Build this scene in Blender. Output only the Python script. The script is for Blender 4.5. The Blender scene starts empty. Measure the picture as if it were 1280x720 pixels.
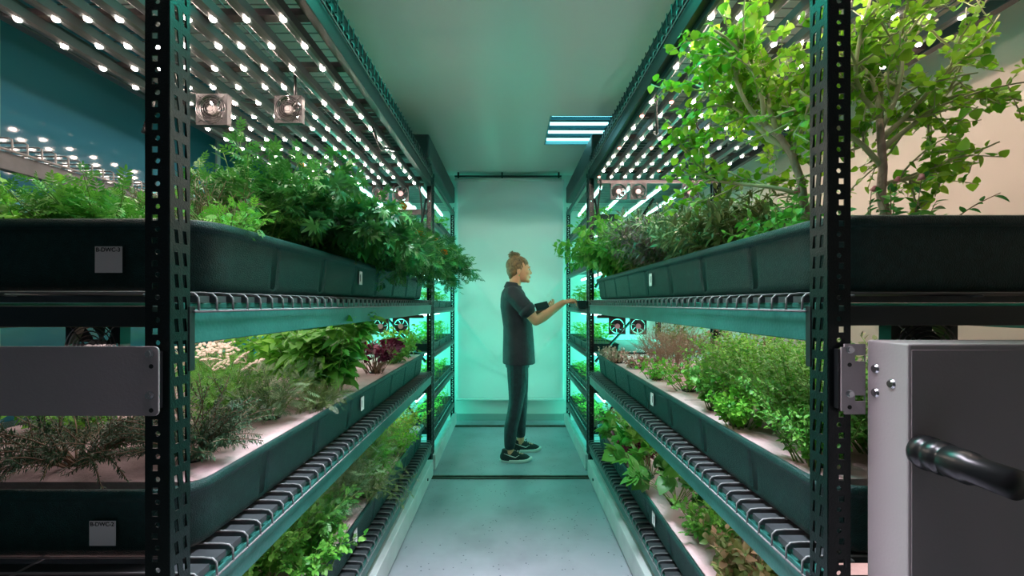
import bpy, math, random
import numpy as np
from mathutils import Vector, Matrix, noise
PI = math.pi
COL = bpy.context.scene.collection
SC = bpy.context.scene

# ------------------------------------------------------------------ materials
def mat(name, base, rough=.5, metal=0., spec=.5, bump=0., bscale=40., var=0., vscale=6., coat=0., var_col=None):
    m = bpy.data.materials.new(name); m.use_nodes = True
    nt = m.node_tree; b = nt.nodes['Principled BSDF']
    b.inputs['Base Color'].default_value = (*base, 1)
    b.inputs['Roughness'].default_value = rough
    b.inputs['Metallic'].default_value = metal
    b.inputs['Specular IOR Level'].default_value = spec
    b.inputs['Coat Weight'].default_value = coat
    tc = nt.nodes.new('ShaderNodeTexCoord')
    if var > 0:
        n = nt.nodes.new('ShaderNodeTexNoise'); n.inputs['Scale'].default_value = vscale
        n.inputs['Detail'].default_value = 6
        nt.links.new(tc.outputs['Object'], n.inputs['Vector'])
        mx = nt.nodes.new('ShaderNodeMix'); mx.data_type = 'RGBA'
        c2 = var_col if var_col else tuple(max(0, c*(1-var)) for c in base)
        mx.inputs['A'].default_value = (*base, 1); mx.inputs['B'].default_value = (*c2, 1)
        rp = nt.nodes.new('ShaderNodeMapRange'); rp.inputs['From Min'].default_value = .42; rp.inputs['From Max'].default_value = .68
        nt.links.new(n.outputs['Fac'], rp.inputs['Value'])
        nt.links.new(rp.outputs['Result'], mx.inputs['Factor'])
        nt.links.new(mx.outputs['Result'], b.inputs['Base Color'])
    if bump > 0:
        n2 = nt.nodes.new('ShaderNodeTexNoise'); n2.inputs['Scale'].default_value = bscale; n2.inputs['Detail'].default_value = 4
        nt.links.new(tc.outputs['Object'], n2.inputs['Vector'])
        bp = nt.nodes.new('ShaderNodeBump'); bp.inputs['Strength'].default_value = bump; bp.inputs['Distance'].default_value = .01
        nt.links.new(n2.outputs['Fac'], bp.inputs['Height'])
        nt.links.new(bp.outputs['Normal'], b.inputs['Normal'])
    return m

def emis(name, col, s):
    m = bpy.data.materials.new(name); m.use_nodes = True
    nt = m.node_tree; b = nt.nodes['Principled BSDF']
    b.inputs['Base Color'].default_value = (.8, .8, .8, 1)
    b.inputs['Emission Color'].default_value = (*col, 1)
    b.inputs['Emission Strength'].default_value = s
    return m

def leafmat(name, c1, c2, rough=.42, trans=.3, spec=.5):
    """two leaf colours picked per leaf through the tint attribute, partly translucent"""
    m = bpy.data.materials.new(name); m.use_nodes = True
    nt = m.node_tree; b = nt.nodes['Principled BSDF']
    at = nt.nodes.new('ShaderNodeAttribute'); at.attribute_name = 'tint'
    mx = nt.nodes.new('ShaderNodeMix'); mx.data_type = 'RGBA'
    mx.inputs['A'].default_value = (*c1, 1); mx.inputs['B'].default_value = (*c2, 1)
    nt.links.new(at.outputs['Fac'], mx.inputs['Factor'])
    nt.links.new(mx.outputs['Result'], b.inputs['Base Color'])
    b.inputs['Roughness'].default_value = rough; b.inputs['Specular IOR Level'].default_value = spec
    tr = nt.nodes.new('ShaderNodeBsdfTranslucent'); nt.links.new(mx.outputs['Result'], tr.inputs['Color'])
    ms = nt.nodes.new('ShaderNodeMixShader'); ms.inputs['Fac'].default_value = trans
    nt.links.new(b.outputs['BSDF'], ms.inputs[1]); nt.links.new(tr.outputs['BSDF'], ms.inputs[2])
    nt.links.new(ms.outputs['Shader'], nt.nodes['Material Output'].inputs['Surface'])
    return m

M = {}
M['post'] = mat('black_powder_coat', (.004, .009, .009), rough=.30, spec=.35, bump=.15, bscale=300, var=.3, vscale=18)
M['beam'] = mat('beam_paint_teal_lit', (.03, .15, .13), rough=.32, bump=.1, bscale=120, var=.35, vscale=9)  # teal light on the beams is put into the paint colour
M['beamdark'] = mat('dark_beam_paint', (.012, .015, .016), rough=.4)
M['wire'] = mat('grey_coated_wire', (.21, .21, .21), rough=.45, metal=.1)
M['slat'] = mat('dark_deck_slat', (.05, .055, .06), rough=.42, var=.3, vscale=30)
M['tub'] = mat('black_plastic_teal_lit', (.005, .036, .032), rough=.36, spec=.4, bump=.45, bscale=420, var=.6, vscale=60, var_col=(.010, .055, .049))  # black plastic with the teal light mixed into its base colour
M['rail'] = mat('white_base_rail', (.62, .63, .63), rough=.4, var=.15, vscale=8)
M['grey'] = mat('grey_sheet_metal', (.43, .385, .39), rough=.45, metal=.0, bump=.05, bscale=200)
M['greyd'] = mat('grey_sheet_metal_panel', (.33, .295, .30), rough=.5, metal=.0, bump=.05, bscale=200)
M['chrome'] = mat('zinc_bolt', (.6, .6, .62), rough=.25, metal=1)
M['rubber'] = mat('black_rubber', (.012, .012, .013), rough=.3)
M['paper'] = mat('white_label_paper', (.85, .8, .8), rough=.6)
M['ink'] = mat('black_ink', (.01, .01, .01), rough=.6)
M['fan'] = mat('fan_black_plastic', (.008, .008, .009), rough=.4)
M['grille'] = mat('dark_chromed_wire', (.22, .2, .21), rough=.3, metal=.9)
M['fanhub'] = mat('fan_pink_sticker', (.6, .42, .46), rough=.4)
M['fanhubg'] = mat('fan_silver_sticker', (.5, .46, .46), rough=.4, metal=.2)
M['bar'] = mat('led_bar_aluminium', (.045, .055, .056), rough=.4, metal=.3)
M['batten'] = mat('brown_grey_batten', (.10, .075, .078), rough=.5, var=.4, vscale=12)
M['led'] = emis('led_glow', (1., .78, .68), 190)
M['ledr'] = emis('led_glow_red', (1., .25, .18), 14)
M['tube'] = emis('tube_glow_teal', (.45, 1., .86), 9)
M['tubeblue'] = emis('tube_glow_cyan', (.28, .93, 1.), 4.5)
M['white_bar'] = emis('white_bar_glow', (.75, 1., .92), 2.2)
M['skin'] = mat('skin', (.85, .36, .20), rough=.5, var=.12, vscale=14)
M['hair'] = mat('light_brown_hair', (.27, .135, .055), rough=.45, bump=.9, bscale=90, var=.6, vscale=40)
M['shirt'] = mat('charcoal_shirt', (.034, .027, .036), rough=.75, bump=1., bscale=13, var=.3, vscale=14)
M['jeans'] = mat('dark_slim_jeans', (.02, .03, .038), rough=.65, bump=.8, bscale=22, var=.4, vscale=24)
M['shoe'] = mat('black_knit_shoe', (.012, .014, .014), rough=.7, bump=.4, bscale=200)
M['sole'] = mat('pale_shoe_sole', (.72, .70, .66), rough=.5)
M['eye'] = mat('dark_eye', (.03, .02, .02), rough=.2)
M['lip'] = mat('lip', (.45, .16, .14), rough=.4)
M['gold'] = mat('gold_earring', (.9, .7, .4), rough=.2, metal=1)
M['cable'] = mat('black_cable', (.012, .012, .012), rough=.4)
M['duct'] = mat('black_box_liner', (.012, .028, .03), rough=.45, bump=.2, bscale=20)
M['alu'] = mat('track_metal', (.17, .15, .12), rough=.4, metal=.8, var=.4, vscale=20)
M['gap'] = mat('black_gap', (.006, .006, .006), rough=.6)
M['sheet'] = mat('white_backdrop_cloth', (.78, .80, .79), rough=.7, spec=.2)
M['bluewall'] = mat('blue_glossy_panel', (.025, .12, .17), rough=.06, spec=.8)
M['netpot'] = mat('black_net_pot', (.015, .015, .016), rough=.5)
M['stemg'] = mat('green_stem', (.16, .28, .06), rough=.5)
M['stemb'] = mat('brown_stem', (.22, .15, .09), rough=.6)
M['bark'] = mat('grey_bark', (.36, .27, .21), rough=.7, bump=.6, bscale=60, var=.4, vscale=30)
M['twig'] = mat('green_twig', (.38, .40, .22), rough=.6)
M['orange'] = mat('orange_petals', (.95, .33, .02), rough=.5)
M['cream'] = mat('cream_florets', (.88, .76, .60), rough=.6, var=.3, vscale=60)
M['petal_pink'] = mat('dusty_pink_blossom', (.55, .2, .22), rough=.5)

# raft: white foam with algae stains and seams, pink light put into its colour
def raft_material():
    m = mat('white_foam_pink_lit', (.72, .53, .54), rough=.7, bump=.25, bscale=90, var=1, vscale=7, var_col=(.50, .34, .33))
    return m
M['raft'] = raft_material()

# ------------------------------------------------------------------ mesh builder
class MB:
    def __init__(s): s.v = []; s.f = []; s.t = []; s.n = 0; s.mi = []
    def add(s, verts, faces, tint=.5, mi=0):
        verts = np.asarray(verts, float).reshape(-1, 3)
        s.v.append(verts)
        n = s.n
        s.f.extend([tuple(i+n for i in f) for f in faces]); s.mi.extend([mi]*len(faces))
        s.t.append(np.full(len(verts), tint) if np.isscalar(tint) else np.asarray(tint)); s.n += len(verts)
    def box(s, a, b, mi=0):
        x0, y0, z0 = [min(a[i], b[i]) for i in range(3)]; x1, y1, z1 = [max(a[i], b[i]) for i in range(3)]
        s.add([(x0,y0,z0),(x1,y0,z0),(x1,y1,z0),(x0,y1,z0),(x0,y0,z1),(x1,y0,z1),(x1,y1,z1),(x0,y1,z1)],
              [(0,3,2,1),(4,5,6,7),(0,1,5,4),(1,2,6,5),(2,3,7,6),(3,0,4,7)], mi=mi)
    def tube(s, pts, r, n=6, caps=True, flat=None, tint=.5, mi=0):
        pts = [Vector(p) for p in pts]; k = len(pts)
        rs = [r]*k if np.isscalar(r) else list(r)
        d = [(pts[min(i+1, k-1)]-pts[max(i-1, 0)]).normalized() for i in range(k)]
        up = Vector((0,0,1)) if abs(d[0].z) < .9 else Vector((1,0,0))
        a = d[0].cross(up).normalized(); V = []
        for i in range(k):
            a = (a - d[i]*a.dot(d[i]))
            a = a.normalized() if a.length > 1e-6 else d[i].orthogonal().normalized()
            b = d[i].cross(a)
            for j in range(n):
                t = 2*PI*j/n; V.append(pts[i] + (a*math.cos(t) + b*math.sin(t))*rs[i])
        F = [(i*n+j, i*n+(j+1) % n, (i+1)*n+(j+1) % n, (i+1)*n+j) for i in range(k-1) for j in range(n)]
        if caps: F += [tuple(range(n))[::-1], tuple((k-1)*n+j for j in range(n))]
        s.add([tuple(v) for v in V], F, tint, mi)
    def rings(s, R, caps=True, mi=0):
        """R: list of equally long point loops"""
        n = len(R[0]); V = [p for r in R for p in r]; k = len(R)
        F = [(i*n+j, i*n+(j+1) % n, (i+1)*n+(j+1) % n, (i+1)*n+j) for i in range(k-1) for j in range(n)]
        if caps: F += [tuple(range(n))[::-1], tuple((k-1)*n+j for j in range(n))]
        s.add(V, F, mi=mi)
    def ell(s, c, r, n=16, m=10, rot=None, mi=0):
        V = []; F = []
        for i in range(m+1):
            ph = PI*i/m
            for j in range(n):
                t = 2*PI*j/n
                p = Vector((r[0]*math.sin(ph)*math.cos(t), r[1]*math.sin(ph)*math.sin(t), r[2]*math.cos(ph)))
                if rot is not None: p = rot @ p
                V.append((c[0]+p.x, c[1]+p.y, c[2]+p.z))
        for i in range(m):
            for j in range(n):
                F.append((i*n+j, (i+1)*n+j, (i+1)*n+(j+1) % n, i*n+(j+1) % n))
        s.add(V, F, mi=mi)
    def batch(s, T, P, R, S, tint):
        """leaf template T=(verts, faces) at positions P (n,3), rotations R (n,3,3), scales S (n,)"""
        tv, tf = T; n = len(P)
        if n == 0: return
        V = np.einsum('nij,kj->nki', R, tv)*S[:, None, None] + P[:, None, :]
        k = len(tv); base = s.n
        s.v.append(V.reshape(-1, 3)); s.t.append(np.repeat(tint, k)); s.n += n*k
        for i in range(n):
            o = base+i*k
            s.f.extend([tuple(o+q for q in f) for f in tf])
        s.mi.extend([0]*(n*len(tf)))
    def mesh(s, name, mats, smooth=False, tint=False):
        me = bpy.data.meshes.new(name)
        V = np.concatenate(s.v) if s.v else np.zeros((0, 3))
        me.from_pydata(V.tolist(), [], s.f)
        if not isinstance(mats, (list, tuple)): mats = [mats]
        for m in mats: me.materials.append(m)
        if len(mats) > 1: me.polygons.foreach_set('material_index', s.mi)
        if smooth: me.polygons.foreach_set('use_smooth', [True]*len(me.polygons))
        if tint:
            at = me.attributes.new('tint', 'FLOAT', 'POINT'); at.data.foreach_set('value', np.concatenate(s.t).astype(np.float32))
        me.update(); return me
    def build(s, name, mats, parent=None, smooth=False, tint=False, bevel=0, loc=None):
        o = bpy.data.objects.new(name, s.mesh(name, mats, smooth, tint)); COL.objects.link(o)
        if parent: o.parent = parent
        if loc is not None: o.location = loc
        if bevel:
            b = o.modifiers.new('bevel', 'BEVEL'); b.width = bevel; b.segments = 2; b.limit_method = 'ANGLE'
        return o

USED = {}
def tag(o, label, cat, group=None, kind=None):
    USED[label] = USED.get(label, 0)+1
    o['label'] = label; o['category'] = cat
    if group: o['group'] = group
    if kind: o['kind'] = kind
    return o
def thing(name, label, cat, loc=(0, 0, 0), group=None, rz=0, kind=None):
    o = bpy.data.objects.new(name, None); COL.objects.link(o); o.location = loc; o.rotation_euler = (0, 0, rz)
    o.empty_display_size = .1
    return tag(o, label, cat, group, kind)
def dup(root, loc=None, rz=None, scale=None, label=None, group=None):
    r = root.copy(); COL.objects.link(r)
    if loc is not None: r.location = loc
    if rz is not None: r.rotation_euler = (0, 0, rz)
    if scale is not None: r.scale = (scale, scale, scale) if np.isscalar(scale) else scale
    if label: r['label'] = label; USED[label] = USED.get(label, 0)+1
    if group: r['group'] = group
    for ch in list(root.children):
        c = ch.copy(); COL.objects.link(c); c.parent = r
        for g in ch.children:
            d = g.copy(); COL.objects.link(d); d.parent = c
    return r
def struct(name, mb, m, **k):
    o = mb.build(name, m, **k); o['kind'] = 'structure'; return o

CAMZ = 1.30
ORD = ['first', 'second', 'third', 'fourth', 'fifth', 'sixth', 'seventh', 'eighth', 'ninth', 'tenth', 'eleventh', 'twelfth']

# ------------------------------------------------------------------ room shell
XW = 1.95; YB = 4.62; YF = -.6; ZC = 2.72
def floor_material():
    m = mat('speckled_lavender_floor', (.42, .40, .46), rough=.33, bump=.06, bscale=160, var=.25, vscale=3)
    nt = m.node_tree; b = nt.nodes['Principled BSDF']; tc = [n for n in nt.nodes if n.type == 'TEX_COORD'][0]
    vo = nt.nodes.new('ShaderNodeTexVoronoi'); vo.inputs['Scale'].default_value = 42
    nt.links.new(tc.outputs['Object'], vo.inputs['Vector'])
    lt = nt.nodes.new('ShaderNodeMath'); lt.operation = 'LESS_THAN'; lt.inputs[1].default_value = .17
    nt.links.new(vo.outputs['Distance'], lt.inputs[0])
    n3 = nt.nodes.new('ShaderNodeTexNoise'); n3.inputs['Scale'].default_value = 11
    nt.links.new(tc.outputs['Object'], n3.inputs['Vector'])
    gt = nt.nodes.new('ShaderNodeMath'); gt.operation = 'GREATER_THAN'; gt.inputs[1].default_value = .54
    nt.links.new(n3.outputs['Fac'], gt.inputs[0])
    mu = nt.nodes.new('ShaderNodeMath'); mu.operation = 'MULTIPLY'
    nt.links.new(lt.outputs[0], mu.inputs[0]); nt.links.new(gt.outputs[0], mu.inputs[1])
    mx = nt.nodes.new('ShaderNodeMix'); mx.data_type = 'RGBA'; mx.inputs['B'].default_value = (.12, .12, .15, 1)
    src = b.inputs['Base Color'].links[0].from_socket
    nt.links.new(src, mx.inputs['A']); nt.links.new(mu.outputs[0], mx.inputs['Factor'])
    nt.links.new(mx.outputs['Result'], b.inputs['Base Color'])
    return m
mb = MB(); mb.box((-XW, YF, -.1), (XW, YB, 0)); struct('floor', mb, floor_material())
M['ceil'] = mat('painted_ceiling', (.74, .72, .70), rough=.6, spec=.3, bump=.03, bscale=20)
M['wall'] = mat('painted_wall', (.70, .70, .68), rough=.7, spec=.2)
M['beige'] = mat('beige_wall', (.62, .54, .47), rough=.7, spec=.2)
mb = MB()
tx0, tx1, ty0, ty1 = .30, .92, 3.15, 3.73      # recess of the ceiling lamp
mb.box((-XW, YF, ZC), (tx0, YB, ZC+.12)); mb.box((tx1, YF, ZC), (XW, YB, ZC+.12))
mb.box((tx0, YF, ZC), (tx1, ty0, ZC+.12)); mb.box((tx0, ty1, ZC), (tx1, YB, ZC+.12))
struct('ceiling', mb, M['ceil'])
mb = MB(); mb.box((-XW, YB, 0), (XW, YB+.1, ZC)); struct('wall_back', mb, M['wall'])
mb = MB(); mb.box((-XW-.1, YF, 0), (-XW, YB, ZC)); struct('wall_left', mb, M['bluewall'])
mb = MB(); mb.box((XW, YF, 0), (XW+.1, YB, ZC)); struct('wall_right', mb, M['beige'])
mb = MB()
for y in (.35, 1.55, 2.75, 3.95): mb.box((-XW, y, 0), (-XW+.012, y+.03, ZC))
struct('trim_1', mb, mat('pale_joint_strip', (.3, .38, .4), rough=.4))
mb = MB(); mb.box((-.62, YB-.014, 0), (.62, YB, .075)); struct('baseboard_back', mb, mat('teal_grey_skirting', (.32, .36, .35), rough=.5), bevel=.003)

# ceiling lamp with cross tubes
t = thing('ceiling_lamp', 'recessed ceiling lamp with four glowing cyan tubes above the right rack', 'ceiling lamp', ((tx0+tx1)/2, (ty0+ty1)/2, ZC))
w, h = (tx1-tx0)/2, (ty1-ty0)/2
mb = MB(); mb.box((-w, -h, .1), (w, h, .11)); mb.box((-w, -h, 0), (-w+.012, h, .1)); mb.box((w-.012, -h, 0), (w, h, .1)); mb.box((-w+.012, -h, 0), (w-.012, -h+.012, .1)); mb.box((-w+.012, h-.012, 0), (w-.012, h, .1))
mb.build('lamp_housing', mat('lamp_tray', (.12, .32, .36), rough=.3), t)
for k in range(4):
    y = -h+.05+k*(2*h-.1)/3
    mb = MB(); mb.tube([(-w+.02, y, .03), (w-.02, y, .03)], .013, 10); mb.build('lamp_tube', M['tubeblue'], t, smooth=True)
for k in range(3):
    y = -h+.14+k*(2*h-.1)/3
    mb = MB(); mb.box((-w+.012, y-.018, .02), (w-.012, y+.018, .085)); mb.build('louvre', mat('louvre_blue', (.03, .12, .15), rough=.3), t)

# hanging backdrop cloth
t = thing('backdrop_cloth', 'large creased white cloth backdrop hanging on the far wall', 'backdrop', (0, 4.52, .30))
nx, nz = 60, 100; V = []; F = []
x0, x1, z0, z1 = -.585, .585, .26, 2.64
cre = [((-.58, 1.25), (.05, .45), .010, .035), ((-.55, 1.75), (.2, .85), .008, .05), ((.55, 1.55), (-.1, .75), .009, .045), ((.58, 1.05), (.1, .55), .008, .03), ((-.5, .75), (.2, .42), .006, .03), ((-.3, 2.0), (.55, 1.2), .005, .05)]
for j in range(nz+1):
    for i in range(nx+1):
        x = x0+(x1-x0)*i/nx; z = z0+(z1-z0)*j/nz
        y = .006*math.sin(z*2.1+x*1.3)+.010*noise.noise(Vector((x*1.6, z*1.2, 3)))
        for a, b, amp, wd in cre:
            dx, dz = b[0]-a[0], b[1]-a[1]; L = math.hypot(dx, dz)
            s_ = ((x-a[0])*dx+(z-a[1])*dz)/L; dd = ((x-a[0])*dz-(z-a[1])*dx)/L
            if -.1 < s_ < L+.1: y -= 2.2*amp*math.exp(-(dd/wd)**2)*(1 if dd > 0 else .35)*min(1, max(0, (s_+.1)*5))*min(1, max(0, (L+.1-s_)*5))
        V.append((x, y, z-.30))
for j in range(nz):
    for i in range(nx):
        a = j*(nx+1)+i; F.append((a, a+1, a+nx+2, a+nx+1))
mb = MB(); mb.add(V, F); o = mb.build('cloth', M['sheet'], t, smooth=True)
md = o.modifiers.new('thick', 'SOLIDIFY'); md.thickness = .002
mb = MB(); mb.tube([(x0-.01, 0, z0-.305), (x1+.01, 0, z0-.305)], .013, 12); mb.build('bottom_bar', M['sheet'], t, smooth=True)
mb = MB(); mb.tube([(x0-.02, 0, z1-.30), (x1-.03, 0, z1-.30)], .02, 12); mb.build('roller_tube', M['wall'], t, smooth=True)
mb = MB(); mb.box((x0-.02, -.012, z1-.268), (x1-.03, .012, z1-.255))
for x in (x0+.02, -.09, x1-.06): mb.box((x-.008, -.012, z1-.30), (x+.008, .012, ZC-.30))
mb.build('hanging_rod', M['beamdark'], t)

# floor tracks
for y, lab in ((3.10, 'dark metal floor track across the aisle, nearer to the camera than the feet'), (4.39, 'dark metal floor track across the aisle, beneath the white backdrop')):
    t = thing('floor_track', lab, 'floor track', (0, y, 0), 'floor tracks across the aisle')
    mb = MB(); mb.box((-.6, -.028, 0), (.6, -.010, .009)); mb.box((-.6, .010, 0), (.6, .028, .009)); mb.build('track_bar', M['alu'], t, bevel=.002)
    mb = MB(); mb.box((-.6, -.0098, 0), (.6, .0098, .003)); mb.build('track_groove', M['gap'], t)

# ------------------------------------------------------------------ perforated posts
def perf_cell(mb, O, U, W, u0, u1, v0, v1, hole):
    """one plate cell with an eight point hole; O origin, U/W unit vectors"""
    um, vm = (u0+u1)/2, (v0+v1)/2
    out = [(u0, v0), (um, v0), (u1, v0), (u1, vm), (u1, v1), (um, v1), (u0, v1), (u0, vm)]
    P = [O+U*a+W*b for a, b in out]+[O+U*(um+a)+W*(vm+b) for a, b in hole]
    mb.add([tuple(p) for p in P], [(i, (i+1) % 8, 8+(i+1) % 8, 8+i) for i in range(8)])
def sq(a, b, sl=0): return [(-a-sl, -b), (-sl, -b), (a-sl, -b), (a, 0), (a+sl, b), (sl, b), (-a+sl, b), (-a, 0)]
def rd(r): return [(r*math.cos(t), r*math.sin(t)) for t in [PI*1.25+i*PI/4 for i in range(8)]]
def perf_post(sx, sy, z1, name='post', parent=None, loc=(0, 0), pitch=.04, fw=.042, sw=.046):
    """L post: the flange faces along y, the side plate faces the aisle. sx: outward x direction of the flange, sy: y direction of the side plate"""
    mb = MB(); X = Vector((sx, 0, 0)); Yv = Vector((0, sy, 0)); Z = Vector((0, 0, 1)); n = int(z1/pitch)
    for i in range(n):
        v0 = i*pitch; v1 = v0+pitch; O = Vector((0, 0, 0))
        # flange: square hole cell and round hole cell, staggered
        perf_cell(mb, O, X, Z, 0, fw, v0, v0+pitch*.52, [(a+.004, b) for a, b in sq(.0052, .0055)])
        perf_cell(mb, O, X, Z, 0, fw, v0+pitch*.52, v1, [(a-.001, b) for a, b in rd(.0048)])
        # side plate: two slanted slots
        perf_cell(mb, O, Yv, Z, 0, sw*.5, v0, v1, [(a+.003, b) for a, b in sq(.0042, .012, -.0016)])
        perf_cell(mb, O, Yv, Z, sw*.5, sw, v0, v1, [(a-.001, b) for a, b in sq(.0042, .012, -.0016)])
    # folded return lips
    mb.add([(sx*fw, 0, 0), (sx*fw, sy*.010, 0), (sx*fw, sy*.010, z1), (sx*fw, 0, z1)], [(0, 1, 2, 3)])
    mb.add([(0, sy*sw, 0), (sx*.008, sy*sw, 0), (sx*.008, sy*sw, z1), (0, sy*sw, z1)], [(0, 1, 2, 3)])
    o = mb.build(name, M['post'], parent, loc=(loc[0], loc[1], .0))
    md = o.modifiers.new('thick', 'SOLIDIFY'); md.thickness = .0022; md.offset = 0
    return o

XF = .60; XO = 1.60; YE = 3.16       # aisle face, outer face, far end of the near racks
DECKS = [.265, .79, 1.325]
def slab_frame(mb, a, b): mb.box(a, b)

def wire_deck(s, y0, y1, z, parent, slats=True):
    """silver wires across the rack, bent down over the beam on the aisle side, with a lip wire"""
    mb = MB(); n = int((y1-y0)/.049)
    for i in range(n+1):
        y = y0+.01+i*.049
        mb.tube([(s*(XO-.04), y, z-.004), (s*(XF+.022), y, z-.004), (s*(XF+.002), y, z-.006), (s*(XF-.006), y, z-.014), (s*(XF-.007), y, z-.040)], .0023, 5)
    mb.tube([(s*(XF-.007), y0, z-.041), (s*(XF-.007), y1, z-.041)], .0027, 6)
    for x in (XF+.09, XF+.35, XF+.65, XO-.06): mb.tube([(s*x, y0, z-.0095), (s*x, y1, z-.0095)], .003, 5)
    o = mb.build('wire_deck', M['wire'], parent, smooth=True)
    if not slats: return
    mb = MB()
    for i in range(n):
        y = y0+.01+i*.049
        mb.box((s*(XF+.0015), y+.008, z-.0235), (s*(XO-.04), y+.039, z-.0105))
    mb.build('deck_slats', M['slat'], parent)

def near_rack(s, y0, ztop, side):
    t = thing('storage_rack', f'black slotted-post rack holding planting troughs on the {side} of the aisle', 'rack', (0, 0, 0))
    for (x, sx) in ((s*XF, s), (s*XO, -s)):
        perf_post(sx, 1, 2.36, parent=t, loc=(x, y0))
        perf_post(sx, -1, 2.36, parent=t, loc=(x, YE+.046))
    for k, z in enumerate(DECKS+[ztop+.105]):
        for x in (XF, XO-.034):
            mb = MB(); zt = z-.036; hb = .066 if k < 3 else .07
            mb.box((s*(x+.0015), y0+.046, zt-hb), (s*(x+.034), YE, zt)); mb.box((s*(x+.012), y0+.046, zt), (s*(x+.034), YE, zt+.012))
            b = mb.build('beam', M['beamdark' if k == 3 else 'beam'], t, bevel=.002)
            if x == XF:
                for yy in (y0+.046, YE+.032):
                    mb = MB(); mb.box((s*(x-.003), yy-.004, zt-hb-.05), (s*(x+.001), yy+.010, zt+.005))
                    mb.build('beam_connector', M['beamdark'], b, bevel=.001)
        # end cross beams
        for yy in (y0+.012, YE+.004):
            mb = MB(); mb.box((s*(XF+.045), yy, z-.068), (s*(XO-.045), yy+.03, z-.03)); mb.build('cross_beam', M['beamdark'], t, bevel=.002)
        wire_deck(s, y0+.05, YE-.01, z, t, k < 3)
    # serrated upper lip of the top deck
    z = ztop+.105
    mb = MB()
    for i in range(47):
        y = y0+.06+i*.049
        mb.tube([(s*(XF+.03), y, z), (s*(XF-.004), y, z+.004), (s*(XF-.006), y, z+.045)], .003, 5)
    mb.tube([(s*(XF-.004), y0+.05, z+.032), (s*(XF-.004), YE, z+.032)], .0035, 6)
    mb.box((s*(XF+.002), y0+.05, z-.005), (s*(XF+.03), YE, z+.04))
    mb.build('top_lip', M['beamdark'], t)
    # base carriage
    mb = MB(); mb.box((s*(XF-.022), y0-.02, .012), (s*(XF+.012), 3.12, .128)); mb.box((s*(XF+.012), y0-.02, .10), (s*(XF+.06), 3.12, .128))
    r = mb.build('base_rail', M['rail'], t, bevel=.004)
    for yy in (1.4, 2.9):
        mb = MB(); mb.tube([(s*(XF-.028), yy, .07), (s*(XF-.02), yy, .07)], .009, 10); mb.build('rail_bolt', M['beamdark'], r)
    # far end diagonal braces
    for a, b in (((XF+.05, 1.42), (XF+.5, 2.1)), ((XF+.05, 2.1), (XF+.16, 1.42)), ((XF+.05, .85), (XF+.4, 1.25)), ((XF+.05, .33), (XF+.35, .72))):
        mb = MB(); mb.tube([(s*a[0], YE+.03, a[1]), (s*b[0], YE+.03, b[1])], .010, 4); mb.build('diagonal_brace', M['post'], t)
    return t
RACK = {-1: near_rack(-1, .732, 2.19, 'left'), 1: near_rack(1, .786, 2.25, 'right')}

# ------------------------------------------------------------------ tubs
def rrect(x0, x1, y0, y1, r, dens=.0125, groove=0., gp=.29, goff=.27):
    """rounded rectangle loop with evenly spaced points; grooves pushed in on the long sides"""
    P = []
    def seg(a, b):
        n = max(1, int(math.dist(a, b)/dens))
        for i in range(n): P.append((a[0]+(b[0]-a[0])*i/n, a[1]+(b[1]-a[1])*i/n))
    def arc(cx, cy, a0):
        for i in range(7): P.append((cx+r*math.cos(a0+PI/2*i/7), cy+r*math.sin(a0+PI/2*i/7)))
    seg((x0+r, y0), (x1-r, y0)); arc(x1-r, y0+r, -PI/2); seg((x1, y0+r), (x1, y1-r)); arc(x1-r, y1-r, 0)
    seg((x1-r, y1), (x0+r, y1)); arc(x0+r, y1-r, PI/2); seg((x0, y1-r), (x0, y0+r)); arc(x0+r, y0+r, PI)
    if groove:
        Q = []
        for x, y in P:
            if y0+r < y < y1-r and (abs(x-x0) < 1e-6 or abs(x-x1) < 1e-6):
                d = abs(((y-y0-goff+gp/2) % gp)-gp/2)
                g = groove*max(0, 1-(d/.016)**2)
                x = x+g if abs(x-x0) < 1e-6 else x-g
            Q.append((x, y))
        P = Q
    return P
def tub(s, y0, y1, z, h, label, gp=.29):
    xi, xo = XF+.022, XO-.06
    a0, a1 = sorted((s*xi, s*xo))
    cx, cy = (a0+a1)/2, (y0+y1)/2
    t = thing('planting_trough', label, 'trough', (cx, cy, z), 'black planting troughs on the racks')
    def loop(ins, zz, g=0, r=.075):
        return [(x-cx, y-cy, zz) for x, y in rrect(a0+ins, a1-ins, y0+ins, y1-ins, r-ins*.4, groove=g, gp=gp)]
    # equal point counts: use the same spacing count by resampling from the outer loop
    base = rrect(a0, a1, y0, y1, .075, groove=0)
    grov = rrect(a0, a1, y0, y1, .075, groove=.011, gp=gp)
    def sc(P, ins, zz):
        out = []
        hx, hy = (a1-a0)/2, (y1-y0)/2
        for x, y in P:
            out.append(((x-cx)*(hx-ins)/hx, (y-cy)*(hy-ins)/hy, zz))
        return out
    mb = MB()
    R = [sc(base, .034, 0), sc(base, .028, .008), sc(grov, .024, .02), sc(grov, .014, h-.03), sc(base, .012, h-.022), sc(base, .001, h-.020), sc(base, 0, h-.014), sc(base, .001, h-.003), sc(base, .005, h), sc(base, .012, h-.002), sc(base, .016, h-.02), sc(base, .03, .01)]
    mb.rings(R, caps=True)
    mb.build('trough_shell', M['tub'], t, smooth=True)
    return t, cx, cy
TUBS = {}
shelfname = ['lower', 'middle', 'upper']
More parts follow.
